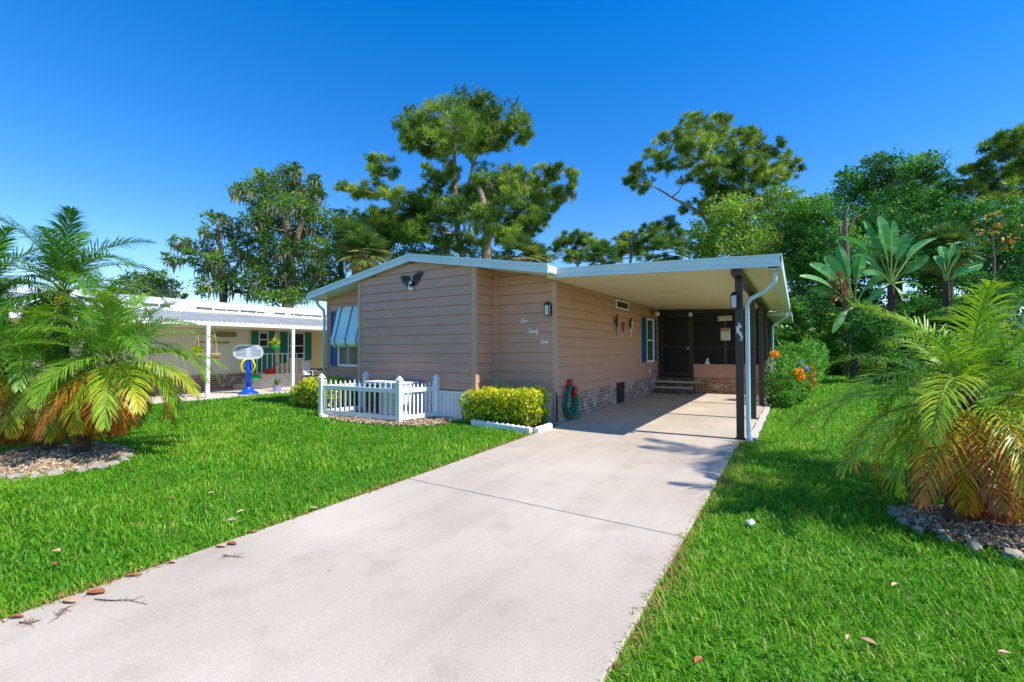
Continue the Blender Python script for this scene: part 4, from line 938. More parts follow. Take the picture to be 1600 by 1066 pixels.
for k in range(26):
    a = RNG.uniform(0, 6.28); e_ = RNG.uniform(.5, 1.4); L_ = RNG.uniform(.25, .45); d = np.array([math.cos(a)*math.cos(e_), math.sin(a)*math.cos(e_), math.sin(e_)]); s = np.cross(d, [0, 0, 1]); s = s/np.linalg.norm(s)*.025
    p0 = np.array([x, y, .24]); p1 = p0+d*L_*.5; p2 = p1+(d+[0, 0, -.6])*L_*.5; Qs += [np.array([p0-s*.4, p0+s*.4, p1+s, p1-s]), np.array([p1-s, p1+s, p2+s*.1, p2-s*.1])]; Vs += [RNG.uniform(.3, 1)]*2
npmesh('leaves', np.array(Qs), 4, 'green_leaf', np.array(Vs), pp)
b = MB(); b.box(-17.0, -16.7, 8.75, 9.0, .4, .58); b.box(-17.02, -16.68, 8.73, 9.02, .58, .6); b.build('toy_bin', 'green_plastic', bevel=.01, label='small green plastic bin on the neighbouring steps', cat='bin')
b = MB(); b.box(-16.95, -16.7, 9.35, 9.6, .58, .78); b.tube([(-16.8, 9.3, .72), (-16.7, 9.5, .85), (-16.7, 9.7, 1.0)], .02, 6); b.build('red_toy', 'red', bevel=.01, label='red toy resting on the neighbouring steps beside the green bin', cat='toy')
# ================================================================ TREES
def skeleton(trunks, clumps, b, rng, rmax, twig=.03):
    nodes = []
    for tr in trunks:
        pts, r0, r1 = tr; K = 10; P = []
        pts = np.array(pts, float); seg = np.linspace(0, len(pts)-1, K)
        for s in seg:
            i = min(int(s), len(pts)-2); f = s-i; P.append(pts[i]*(1-f)+pts[i+1]*f+rng.normal(size=3)*r0*.25*[1, 1, 0]*(s > 0))
        rs = np.linspace(r0, r1, K); b.tube(P, rs, 9)
        for k in range(2, K): nodes.append((P[k], rs[k]))
    c0 = np.array([n[0] for n in nodes])
    order = sorted(clumps, key=lambda c: np.min(np.linalg.norm(c0-np.array(c[0]), axis=1)))
    for c, rr in order:
        c = np.array(c); A = np.array([n[0] for n in nodes]); d = np.linalg.norm(A-c, axis=1)+1.6*np.clip(A[:, 2]-c[2]+.3, 0, 9)
        i = int(np.argmin(d)); p, r = nodes[i]; L = np.linalg.norm(c-p)
        if L < .3: continue
        r0 = min(r*.75, twig+.022*L+.02*rr); mid = []
        K = max(3, int(L/.9)+2)
        for k in range(K+1):
            t = k/K; q = p+(c-p)*t+np.array([0, 0, -.10*L*math.sin(math.pi*t)])+rng.normal(size=3)*.05*L*math.sin(math.pi*t)*.6; mid.append(q)
        rs = np.linspace(r0, max(.012, r0*.3), K+1); b.tube(mid, rs, 6, cap=False)
        for k in range(1, K+1): nodes.append((mid[k], rs[k]))
def needles(P, L, w_, k, rng):
    """tufts of thin needles fanning up and out"""
    n = len(P); Pc = np.repeat(P, k, 0); d = unit(rng.normal(size=(n*k, 3))+np.array([0, 0, .55])); s = unit(np.cross(d, rng.normal(size=(n*k, 3))))*w_
    LL = L*rng.uniform(.7, 1.2, (n*k, 1)); A = Pc+d*LL*.12
    return np.stack([A-s*.5, A+s*.5, Pc+d*LL], 1)
def tree(name, label, base, trunks, px, D, kind, group=None, leaf=.22, dens=1.0, bark='bark', depth=.8, moss=0, seed=1, sc=1.0, org=(0, 0), m=None, cat='tree', rmax=.3, twig=.03, shell=.35):
    """px: clump ellipses (cx,cy,rx,ry) traced in photo pixels / sc + org, each given its own distance and thickness"""
    rng = np.random.default_rng(seed); r = empty(name, base, label, cat, group)
    ks = 1.12 if kind == 'pine' else 1.0; px = [(org[0]+a/sc, org[1]+b_/sc+(4 if kind == 'pine' and D < 50 else 0), c/sc*ks, d/sc*ks) for a, b_, c, d in px]
    xs = [p[0] for p in px]; cx = (min(xs)+max(xs))/2; hw = (max(xs)-min(xs))/2+20; ppm = FPX/D
    cl = []; P = []; Vv = []; MP = []; TW = []
    for (a, b_, c, d) in px:
        q = math.sqrt(max(.05, 1-((a-cx)/hw)**2)); dz = rng.uniform(-1, 1)*depth*q*hw/ppm; DD = D+dz
        ctr = at(a, b_, DD); rx, rz = c/ppm, d/ppm; cl.append((ctr, rx))
        vol = rx*rz; n = int(dens*vol*(95 if kind == 'pine' else 1200)*(.22/leaf)**2)+12
        p = ellipsoid_pts(ctr, rx, rx, rz, n, shell, rng)
        # break the lobe up with smaller sub-clusters so the outline is uneven
        ns = max(7, int(n/(9 if kind == 'pine' else 26))); ctrs = ellipsoid_pts(ctr, rx*1.2, rx*1.2, rz*1.2, ns, .2, rng)
        pick = rng.integers(0, ns, n); mixm = rng.random(n) < (.94 if kind == 'pine' else .78); sp_ = .20 if kind == 'pine' else .26; sv = rng.normal(size=ns)*(.24 if kind == 'pine' else .15)
        sub = ctrs[pick]+rng.normal(size=(n, 3))*np.array([sp_, sp_, sp_*.55])*max(rx, .5)*.75
        p[mixm] = sub[mixm]; TW += [(ctr, q_) for q_ in ctrs[:(7 if kind == 'pine' else 3)]]; P.append(p); base_v = rng.uniform(.15, .75); Vv.append(base_v+rng.normal(size=n)*.12+sv[pick])
        if moss and rng.random() < moss:
            MP.append(ellipsoid_pts(ctr-[0, 0, rz*.5], rx, rx, rz*.6, int(55*rx), .2, rng))
    P = np.concatenate(P); V = np.concatenate(Vv); ok = P[:, 2] > .1; P = P[ok]; V = V[ok]
    b = MB(); skeleton(trunks, cl, b, rng, rmax, twig)
    for c_, q_ in TW:
        if np.linalg.norm(q_-c_) > .4: b.tube([c_-[0, 0, .1], (c_+q_)/2-[0, 0, .12*np.linalg.norm(q_-c_)], q_], [.06, .04, .02], 5, cap=False)
    part(b, 'trunk', bark, r, smooth=True)
    if kind == 'pine':
        k = 15; T = needles(P, .46*(leaf/.22), .055*(leaf/.22), k, rng); npmesh('crown', T, 3, m or 'needle', np.repeat(V, k), r)
    else: npmesh('crown', leafcards(P, leaf, .55, .35, rng), 4, m or 'oak_leaf', V, r)
    if MP:
        Q = np.concatenate(MP); n = len(Q); L_ = rng.uniform(.25, 1.0, (n, 1)); s = unit(rng.normal(size=(n, 3))*[1, 1, 0])*.055
        e_ = rng.normal(size=(n, 3))*[.08, .08, 0]
        T = np.stack([Q-s, Q+s, Q+s*.7+e_+[0, 0, -.5]*L_, Q-s*.4+e_*1.4-np.concatenate([np.zeros((n, 2)), L_], 1)], 1)
        npmesh('hanging_moss', T, 4, 'moss', rng.uniform(0, 1, n), r, kind='stuff')
    return r
def base_of(px, D):
    p = at(px, 541, D); return np.array([p[0], p[1], 0.0])
def trunk(px_list, D, r0, r1, d2=0):
    b0 = base_of(px_list[0][0], D); return ([b0]+[at(x, y, D+d2) for x, y in px_list], r0, r1)
# pine A (tall, left trunk)
cA = [(660,300,80,50),(820,290,80,45),(920,270,70,45),(560,280,60,40),(720,480,60,45),(760,660,80,45),(850,620,60,45),(540,640,80,36),(620,740,80,40),(380,680,60,40),(480,810,70,36),(560,170,110,60),(700,120,110,55),(850,110,130,50),(980,150,120,55),(1080,200,80,45),(620,250,120,60),(750,230,130,60),(900,200,120,55),(520,230,70,60),(1120,250,50,38),(980,290,60,30),(640,330,60,45),(470,265,40,40),
      (340,390,60,38),(310,450,55,33),(370,455,60,28),(160,540,60,30),(240,550,70,30),(330,560,70,28),(430,570,70,30),(520,600,50,28),
      (600,440,55,38),(640,510,55,38),(600,590,70,45),(790,560,90,38),(660,640,90,42),(560,690,90,36),(450,690,80,36),(330,710,70,45),(420,745,70,42),(860,330,60,45),(700,400,40,30),(270,720,50,40),(520,760,80,30)]
tree('pine_tree', 'tallest umbrella-crowned pine behind the ridge, pale trunk left of its twin', base_of(718, 40), [trunk([(722, 400), (716, 350), (712, 290), (708, 240), (712, 200)], 40, .36, .10), ([at(716, 350, 40), at(728, 300, 40.3), at(745, 240, 40.5), at(760, 205, 40.6)], .2, .06)],
     cA, 40, 'pine', 'pines rising behind the house', .22, 1.5, 'pine_bark', .55, 0, 31, 3.552, (500, 140))
cB = [(1060,560,80,50),(860,700,70,45),(1000,740,70,45),(950,800,60,40),(1160,540,60,45),(840,800,60,36),(1180,690,60,45),(1000,460,110,48),(1100,490,75,45),(950,500,70,40),(960,600,90,55),(1000,650,80,48),(930,680,65,38),(1250,460,60,45),(1310,450,50,40),(1385,470,42,42),(1380,530,35,45),(1230,540,70,55),(1300,580,45,70),(1200,620,65,48),(1130,670,75,55),(1230,690,65,50),(1090,740,60,48),(1180,760,55,45),(880,560,70,40),(520,790,90,38),(640,800,75,36),(1270,640,40,50),(720,850,60,30),(1060,800,45,50)]
tree('pine_tree', 'broad pine behind the ridge with thick flaking trunk and mossy right-hand limbs', base_of(762, 38), [trunk([(763, 400), (761, 345), (752, 320), (748, 280)], 38, .55, .2)],
     cB, 38, 'pine', 'pines rising behind the house', .22, 1.4, 'pine_bark', .6, .2, 32, 3.552, (500, 140))
cC = [(470,120,75,42),(560,120,75,45),(650,100,65,45),(800,160,45,38),(340,210,65,38),(440,190,75,45),(260,290,65,42),(300,370,55,45),(130,400,50,42),(170,480,55,42),(110,450,40,40),(500,250,80,45),(600,220,80,50),(700,200,60,45),(760,250,60,38),(850,220,55,38),(950,250,55,38),(900,300,55,38),(1050,320,55,36),(1080,380,45,36),(980,420,75,36),(820,350,75,38),(700,350,80,45),(560,400,75,45),(450,330,65,38),(640,450,85,45),(780,440,75,45),(540,480,50,36),(420,455,28,20),(900,460,60,36),(320,700,55,28),(380,780,45,28),(200,750,45,28),(400,630,28,26),(500,600,50,40),
      (640,540,80,50),(740,520,70,45),(600,330,70,42),(720,290,65,40),(860,370,60,38),(580,520,70,45),(820,520,70,42),(680,580,80,50),(560,300,60,40),(400,260,50,36),(900,390,60,36),(620,620,90,50)]
tree('pine_tree', 'wide airy pine above the carport roof with a long bare limb on its left', base_of(1110, 42), [trunk([(1112, 400), (1110, 350), (1106, 310), (1100, 270), (1110, 225)], 42, .36, .10), ([at(1110, 345, 42), at(1140, 300, 42.4), at(1165, 250, 42.6)], .2, .06), ([at(1112, 355, 42), at(1090, 330, 42), at(1050, 308, 41.6), at(1015, 288, 41.4)], .18, .06)],
     cC, 42, 'pine', 'pines rising behind the house', .22, 1.35, 'pine_bark', .55, 0, 33, 3.808, (960, 160))
cV = [(640,640,90,60),(740,620,90,70),(820,640,80,60),(700,720,110,70),(560,760,90,60),(620,840,110,60),(760,800,120,70),(860,740,100,60),(880,840,120,60),(960,780,90,60),(1000,860,90,60),(480,830,80,50),(1080,760,80,60),(1060,860,80,60),(700,900,130,50),(960,560,90,42),(1050,540,60,42),(900,600,90,45),(1020,640,80,55),(1110,620,60,50),(1060,700,80,50),(960,680,90,50),(520,900,100,40),(1100,960,70,60),(1040,1000,80,50),(850,920,100,50)]
tree('vine_covered_tree', 'yellow-green vine-covered tree in front of the airy pine above the carport', base_of(1165, 36), [trunk([(1165, 420), (1160, 350), (1180, 310)], 36, .35, .12)],
     cV, 36, 'leaf', None, .24, 1.0, 'bark', .6, 0, 34, 3.808, (960, 160), 'vine')
# left oaks
cD = [(370,410,55,36),(460,430,55,36),(545,450,48,45),(360,500,55,45),(480,520,65,45),(180,580,60,40),(230,620,60,45),(120,690,55,36),(250,680,70,50),(370,620,75,50),(430,700,75,55),(330,740,75,45),(450,780,80,55),(380,860,75,45),(480,880,70,45),(540,800,60,55),(560,620,80,55),(600,690,60,50),(560,540,50,45),(310,900,40,35)]
tree('live_oak', 'loose-crowned live oak with hanging moss, leftmost behind the white roof', base_of(345, 36), [trunk([(348, 440), (344, 390), (340, 350)], 36, .32, .12)],
     cD, 36, 'leaf', 'moss-hung oaks on the left', .2, .75, 'bark', .7, .7, 41, 4.21, (240, 240))
cE = [(700,120,45,26),(860,120,75,36),(950,105,45,40),(590,230,70,42),(700,210,95,52),(830,210,105,60),(960,230,105,60),(1060,185,50,48),(1080,260,55,45),(540,260,35,25),(680,320,85,62),(800,330,105,70),(940,340,110,70),(1040,370,80,65),(670,440,75,65),(790,450,105,70),(920,470,105,75),(1060,480,85,75),(700,560,80,70),(820,600,100,75),(960,620,100,75),(1080,620,80,75),(690,680,90,70),(800,740,100,70),(960,760,100,75),(1080,760,80,70),(660,800,80,60),(760,860,100,60),(880,880,100,60),(1000,890,90,60),(640,900,70,60),(760,940,90,45),(900,950,90,45)]
tree('live_oak', 'tall dense live oak hung with grey moss, highest of the left-hand trees', base_of(445, 35), [trunk([(450, 440), (448, 380), (440, 320)], 35, .5, .18), ([at(450, 420, 35), at(470, 350, 35.5), at(475, 300, 36)], .3, .1)],
     cE, 35, 'leaf', 'moss-hung oaks on the left', .2, .95, 'bark', .7, .85, 42, 4.21, (240, 240))
cF = [(1220,410,60,42),(1300,400,45,50),(1200,470,80,50),(1270,500,80,55),(1180,580,80,65),(1150,680,80,65),(1260,640,70,60),(1180,780,90,60),(1120,860,90,60),(1200,880,80,50),(1450,430,70,42),(1520,430,70,50),(1480,500,90,50),(1440,580,70,50),(1560,560,70,50),(1340,560,60,60)]
tree('live_oak', 'hazy mid-green oak between the tall mossy oak and the pines', base_of(530, 39), [trunk([(535, 440), (532, 390), (525, 345)], 39, .35, .12)],
     cF, 39, 'leaf', 'moss-hung oaks on the left', .2, .85, 'bark', .7, .5, 43, 4.21, (240, 240))
tree('shade_tree', 'low dark tree filling the gap below the big pines over the gable', base_of(640, 42), [trunk([(640, 440), (642, 400)], 42, .3, .1)],
     [(560,370,20,14),(585,385,20,14),(545,395,20,12),(655,350,16,12),(670,335,14,10),(700,405,18,10),(720,380,14,10),(765,400,16,10),(830,390,18,14),(850,400,14,10),(600,380,16,12),(620,360,16,12),(640,372,18,12),(660,392,16,10),(612,402,20,12),(640,400,20,12),(672,400,16,10),(690,385,14,12),(590,350,14,10),(800,370,16,14),(815,350,12,12),(740,395,16,10),(790,400,16,10),(575,400,16,12)], 42, 'leaf', None, .2, .9, 'bark', .7, .3, 44)
tree('low_tree', 'small round-topped tree above the white roof behind the left palms', base_of(245, 38), [trunk([(240, 455), (238, 440)], 38, .2, .08)],
     [(215,440,18,12),(240,435,18,12),(262,445,16,10),(225,455,20,12),(255,458,18,10),(195,450,16,12),(283,462,10,6)], 38, 'leaf', None, .2, .9, 'bark', .7, .2, 45)
# small far pines between
tree('pine_tree', 'small flat-topped pine just right of the big pines above the ridge', base_of(900, 60), [trunk([(903, 410), (902, 385)], 60, .25, .1)],
     [(880,376,14,8),(895,370,16,7),(912,374,14,8),(925,384,12,8),(872,388,10,7),(900,384,18,8),(885,400,16,7),(930,400,14,8),(905,402,16,8),(945,382,8,6)], 60, 'pine', 'pines rising behind the house', .26, 1.5, 'pine_bark', .6, 0, 46)
tree('pine_tree', 'small pine clump low over the middle of the carport roof', base_of(985, 58), [trunk([(985, 410), (986, 385)], 58, .25, .1)],
     [(975,375,12,8),(992,372,14,8),(1005,382,12,8),(970,388,12,7),(985,392,16,8),(1003,396,14,8),(965,400,12,8),(1015,370,12,7),(1030,362,12,7)], 58, 'pine', 'pines rising behind the house', .26, 1.5, 'pine_bark', .6, 0, 47)
# right side woods
cG = [(340,180,58,36),(420,190,75,42),(540,180,65,38),(600,215,48,38),(250,280,68,45),(360,260,85,50),(480,270,85,52),(600,290,68,48),(300,340,80,55),(420,350,90,60),(540,360,90,60),(640,350,70,55),(230,230,40,30),(660,280,45,30),(360,430,90,60),(500,440,90,60),(620,440,80,60),(690,400,60,50)]
tree('shade_tree', 'large round-crowned green tree behind the giant paddle-leaved plants', base_of(1400, 34), [trunk([(1405, 420), (1400, 340), (1395, 290)], 34, .4, .14), ([at(1403, 380, 34), at(1430, 320, 34.5), at(1450, 280, 35)], .2, .08)],
     cG, 34, 'leaf', 'trees in the woods on the right', .21, 1.1, 'bark', .7, 0, 51, 2.733, (1240, 190), 'green_leaf')
cH = [(150,340,60,36),(90,370,70,42),(30,400,60,45),(160,400,70,50),(80,440,80,55),(180,480,70,55),(20,480,60,50),(100,520,80,55),(30,560,60,50),(170,570,70,50),(90,610,80,50),(20,640,60,50),(150,660,80,50),(60,700,80,50),(180,740,70,50),(100,780,80,50),(20,760,60,50),(40,840,70,50),(130,850,70,50),(240,640,60,60),(230,800,60,60)]
tree('shade_tree', 'dark dense tree right of the carport roof beside the dead snag', base_of(1285, 31), [trunk([(1285, 440), (1280, 360), (1275, 330)], 31, .35, .12)],
     cH, 31, 'leaf', 'trees in the woods on the right', .2, 1.0, 'bark', .7, 0, 52, 2.733, (1240, 190), 'green_leaf')
cI = [(880,80,50,28),(940,60,60,28),(990,70,50,30),(900,120,50,26),(970,140,55,30),(780,190,50,24),(740,205,30,18),(860,230,70,28),(930,200,55,28),(990,200,50,30),(740,275,45,24),(820,280,60,26),(900,285,60,26),(960,300,50,28),(1030,120,60,40),(1060,200,60,40),(1040,280,60,40),(830,340,60,30)]
tree('pine_tree', 'pine leaning in from the far right edge with layered dark boughs', base_of(1640, 33), [trunk([(1640, 420), (1630, 330), (1615, 260), (1605, 210)], 33, .36, .12)],
     cI, 33, 'pine', 'trees in the woods on the right', .22, 1.5, 'bark', .45, 0, 53, 2.733, (1240, 190))
cJ = [(760,380,60,45),(840,400,70,50),(930,380,60,50),(990,400,50,50),(720,460,60,50),(800,470,70,50),(880,480,70,50),(960,480,60,60),(740,540,60,50),(830,560,70,50),(930,560,60,50),(1000,540,60,60),(1060,420,80,80),(1080,540,80,80),(600,600,80,60),(500,560,80,60),(400,560,80,60),(680,640,80,60),(780,650,80,50),(880,650,80,50),(980,640,80,60),(560,500,70,50),(300,560,80,60),(300,460,80,60),(650,520,70,60)]
tree('shade_tree', 'dark shade tree behind the hedge under the far right pine', base_of(1560, 30), [trunk([(1560, 440), (1560, 350)], 30, .3, .12)],
     cJ, 30, 'leaf', 'trees in the woods on the right', .2, 1.0, 'bark', .7, 0, 54, 2.733, (1240, 190), 'green_leaf')
# big hedge
cK = []
rg = np.random.default_rng(5)
for i in range(70):
    x = rg.uniform(1350, 1700); top = 478-62*min(1, max(0, (x-1345))/110)**.7; y = rg.uniform(top+8, 600); cK.append((x, y, rg.uniform(16, 26), rg.uniform(11, 16)))
tree('tall_hedge', 'tall dense dark green hedge behind the right-hand date palms', base_of(1480, 19), [trunk([(1480, 520), (1480, 480)], 19, .15, .08)],
     cK, 19, 'leaf', None, .12, .9, 'bark', .25, 0, 55, m='green_leaf', cat='hedge', shell=.6)
for i, (lab, xs, D, y0, y1, mm, sd) in enumerate((('dark undergrowth bush at the edge of the back lawn below the snag', (1225, 1300), 27, 470, 575, 'green_leaf', 61), ('tangled vine bush at the edge of the back lawn left of the tall hedge', (1290, 1370), 25, 500, 578, 'vine', 62), ('shadowy bush closing the back lawn behind the golden palm', (1360, 1520), 26, 480, 580, 'green_leaf', 63))):
    rg = np.random.default_rng(sd); cc = [(rg.uniform(*xs), rg.uniform(y0, y1), rg.uniform(12, 20), rg.uniform(9, 14)) for _ in range(34)]
    tree('bush', lab, base_of(sum(xs)/2, D), [trunk([(sum(xs)/2, y1-20), (sum(xs)/2, (y0+y1)/2)], D, .12, .06)], cc, D, 'leaf', 'bushes along the back lawn', .15, .9, 'bark', .5, 0, sd, m=mm, cat='bush')
rg = np.random.default_rng(95); cc = [(rg.uniform(1310, 1640), rg.uniform(395, 560), rg.uniform(16, 26), rg.uniform(12, 18)) for _ in range(60)]
tree('shade_tree', 'low dark tree closing the gap behind the paddle-leaved plants', base_of(1480, 29), [trunk([(1480, 500), (1480, 430)], 29, .2, .08)], cc, 29, 'leaf', 'trees in the woods on the right', .2, .9, 'bark', .3, 0, 96, m='green_leaf')
# dead snag
b = MB(); D = 24
b.tube([base_of(1322, D), at(1322, 400, D), at(1320, 360, D), at(1322, 335, D), at(1328, 318, D)], [.2, .17, .12, .05, .01], 9)
b.tube([at(1320, 365, D), at(1330, 352, D), at(1336, 340, D), at(1350, 334, D)], [.07, .05, .035, .01], 7); b.tube([at(1322, 380, D), at(1312, 362, D), at(1313, 345, D)], [.1, .06, .02], 7)
b.build('dead_tree', 'bark', smooth=True, label='broken grey dead tree trunk standing at the wood edge above the paddle leaves', cat='dead tree')
# paddle-leaved plants
def paddle(label, px, base, D, leaves, seed):
    rng = np.random.default_rng(seed); bp0 = base_of(px, D); r = empty('paddle_leaf_plant', bp0, label, 'plant', 'giant paddle-leaved plants'); c = at(px, base, D)
    b = MB(); b.tube([bp0, (bp0+c)/2+[.05, 0, 0], c], [.2, .17, .14], 9); part(b, 'trunk', 'palm_bark', r)
    Q = []; V = []; sm = MB()
    for (tx, ty, w_, dd) in leaves:
        tip = at(tx, ty, D+dd); L = np.linalg.norm(tip-c); K = 12
        up = np.array([0, 0, 1.0]); arc = rng.uniform(.04, .2)*L; P = [c+(tip-c)*t+up*arc*math.sin(math.pi*t) for t in np.linspace(0, 1, K+1)]
        sm.tube(P, list(np.linspace(.05, .008, K+1)), 6)
        w_ *= .72; fwd = unit(tip-c); side = np.cross(fwd, np.array([-_f[0], -_f[1], .3])+rng.normal(size=3)*.5); side = side/np.linalg.norm(side); nn = np.cross(side, fwd)
        for k in range(4, K):
            t0, t1 = k/K, (k+1)/K; f = lambda t: w_*1.2*max(0.0, math.sin(math.pi*min(1, max(0, (t-.36)/.66))))**.5
            for s in (-1, 1):
                gap = rng.uniform(0, .25) if rng.random() < .4 else 0
                a0 = P[k]; a1 = P[k+1]; e0 = a0+(side*s+nn*.35)*f(t0); e1 = a1+(side*s+nn*.35)*f(t1); e1 = e1+(e0-e1)*gap
                Q.append(np.array([a0, a1, e1, e0])); V.append(rng.uniform(.1, .9)*.6+.2)
    npmesh('paddle_leaves', np.array(Q), 4, 'paddle', np.array(V), r); part(sm, 'stem', 'palm_rachis', r)
    return r
paddle('giant paddle-leaved plant with upright blue-green leaves left of the hedge top', 1392, 445, 22, [(1373, 338, .42, .3), (1395, 345, .36, -.3), (1350, 345, .25, .6), (1420, 365, .33, -.2), (1465, 372, .36, .3), (1450, 400, .3, -.5), (1348, 425, .3, -.4), (1360, 470, .25, .2), (1440, 450, .25, .5), (1310, 370, .3, .6), (1410, 470, .2, -.8), (1330, 400, .32, .9)], 71)
paddle('lower paddle-leaved plant with bright leaves over the hedge, right of the first', 1478, 440, 21, [(1460, 400, .28, .3), (1500, 392, .26, -.3), (1535, 412, .3, .2), (1515, 420, .28, -.5), (1470, 385, .25, .5), (1490, 380, .2, 0)], 72)
paddle('ragged paddle-leaved plant with hanging brown leaves beside the back lawn', 1335, 480, 21, [(1265, 412, .34, .2), (1250, 432, .3, -.3), (1290, 400, .3, .3), (1380, 430, .3, -.4), (1310, 385, .26, .4), (1268, 450, .22, .3), (1300, 520, .2, -.4), (1370, 520, .22, .2), (1345, 400, .3, -.6)], 73)
S = ellipsoid_pts(at(1310, 450, 21),   .45, .45, .8, 130, .2); npmesh('dead_leaves', leafcards(S, .3, .3), 4, 'dead', RNG.uniform(0, 1, len(S)), [o for o in bpy.data.objects if o.name.startswith('paddle_leaf_plant')][-1])
# orange leaved tree
tree('croton_tree', 'thin tree with orange and yellow leaf whorls over the hedge at right', base_of(1552, 22), [trunk([(1552, 405), (1551, 385), (1550, 360)], 22, .07, .04)],
     [(1530,345,9,5),(1545,362,10,5),(1565,350,10,5),(1580,372,9,5),(1560,336,7,4),(1540,378,9,5),(1572,388,8,5),(1592,355,8,5)], 22, 'leaf', None, .2, .28, 'bark', .6, 0, 56, m='orange_leaf')
# cabbage palms
def fanpalm(label, px, py, D, R_, seed, bd='fan', n=52, dead=.3):
    rng = np.random.default_rng(seed); c = at(px, py, D); b0 = base_of(px, D); r = empty('cabbage_palm', b0, label, 'palm', 'cabbage palms behind the house')
    b = MB(); b.tube([b0, (b0+c)/2+[.1, .1, 0], c], [.24, .2, .2], 9); part(b, 'trunk', 'palm_bark', r)
    T = []; V = []
    for k in range(n):
        t = k/n; az = k*2.4; e_ = 1.5-2.8*t+rng.uniform(-.2, .2); d = np.array([math.cos(az)*math.cos(e_), math.sin(az)*math.cos(e_), math.sin(e_)])
        h = c+d*R_*.45; side = unit(np.cross(d, [0, 0, 1.0])+1e-6); v0 = .35+rng.uniform(-.2, .2)+(.5 if t > 1-dead else 0)
        for j in range(22):
            a = (j/21-.5)*2.9; dd = d*math.cos(a)+side*math.sin(a); L = R_*.6*(1-.25*abs(a)/1.5)*rng.uniform(.85, 1.1); w_ = unit(np.cross(dd, np.cross(side, d))+rng.normal(size=3)*.4)*R_*.022
            m_ = h+dd*L*.55; e2 = m_+(dd+[0, 0, -.3])*L*.5
            T.append([h-w_*.3, h+w_*.3, m_+w_, m_-w_]); T.append([m_-w_, m_+w_, e2+w_*.1, e2-w_*.1]); V += [v0+rng.normal()*.08]*2
    npmesh('crown', np.array(T), 4, bd, np.array(V), r); return r
fanpalm('dark cabbage palm left of the big pines above the roof slope', 570, 395, 33, 2.1, 81, dead=.45); fanpalm('cabbage palm peeking up below the mossy oak, left of the gable slope', 552, 372, 34, 1.7, 85, dead=.3)
fanpalm('yellowish cabbage palm right of the thick pine trunk', 812, 400, 33, 1.9, 82, dead=.55); fanpalm('cabbage palm low over the ridge under the mossy pine limbs', 838, 405, 34, 1.4, 86, dead=.5)
fanpalm('spiky cabbage palm low over the left part of the carport roof', 942, 404, 33, 1.5, 83, dead=.3); fanpalm('dark cabbage palm over the middle of the carport roof by the vine tree', 1040, 396, 33, 1.8, 84, dead=.25)
fanpalm('cabbage palm among the paddle-leaved plants above the hedge', 1480, 388, 24, 1.5, 87, dead=.2)
# far wood as one mass
rg = np.random.default_rng(9); P = []; V = []
for i in range(420):
    a = rg.uniform(-75, 65); D = rg.uniform(52, 85); az = YAW+rad(a)*-1+0; c = np.array([-math.sin(YAW-rad(a))*D, math.cos(YAW-rad(a))*D, rg.uniform(.5, 4.2)])
    P.append(ellipsoid_pts(c, 2.4, 2.4, 1.6, 90, .3, rg)); V.append(np.full(90, rg.uniform(.1, .7))+rg.normal(size=90)*.12)
P = np.concatenate(P); V = np.concatenate(V)
npmesh('far_woods', leafcards(P, .7, .6, .3, rg), 4, 'oak_leaf', V, kind='stuff', label='distant green woods behind the houses', cat='woods')
# overhead wires
def wire(name, label, p, q, sag):
    b = MB(); p = np.array(p); q = np.array(q); b.tube([p+(q-p)*t-np.array([0, 0, sag*4*t*(1-t)]) for t in np.linspace(0, 1, 14)], .02, 5); b.build(name, 'wire', label=label, cat='wire')
wire('power_line', 'thin overhead power line crossing the sky gap left of the gable', at(150, 449, 33), at(700, 462, 33), .2)
wire('power_line', 'thin overhead line running into the trees right of the carport roof', at(1180, 492, 30), at(1420, 440, 30), .1)

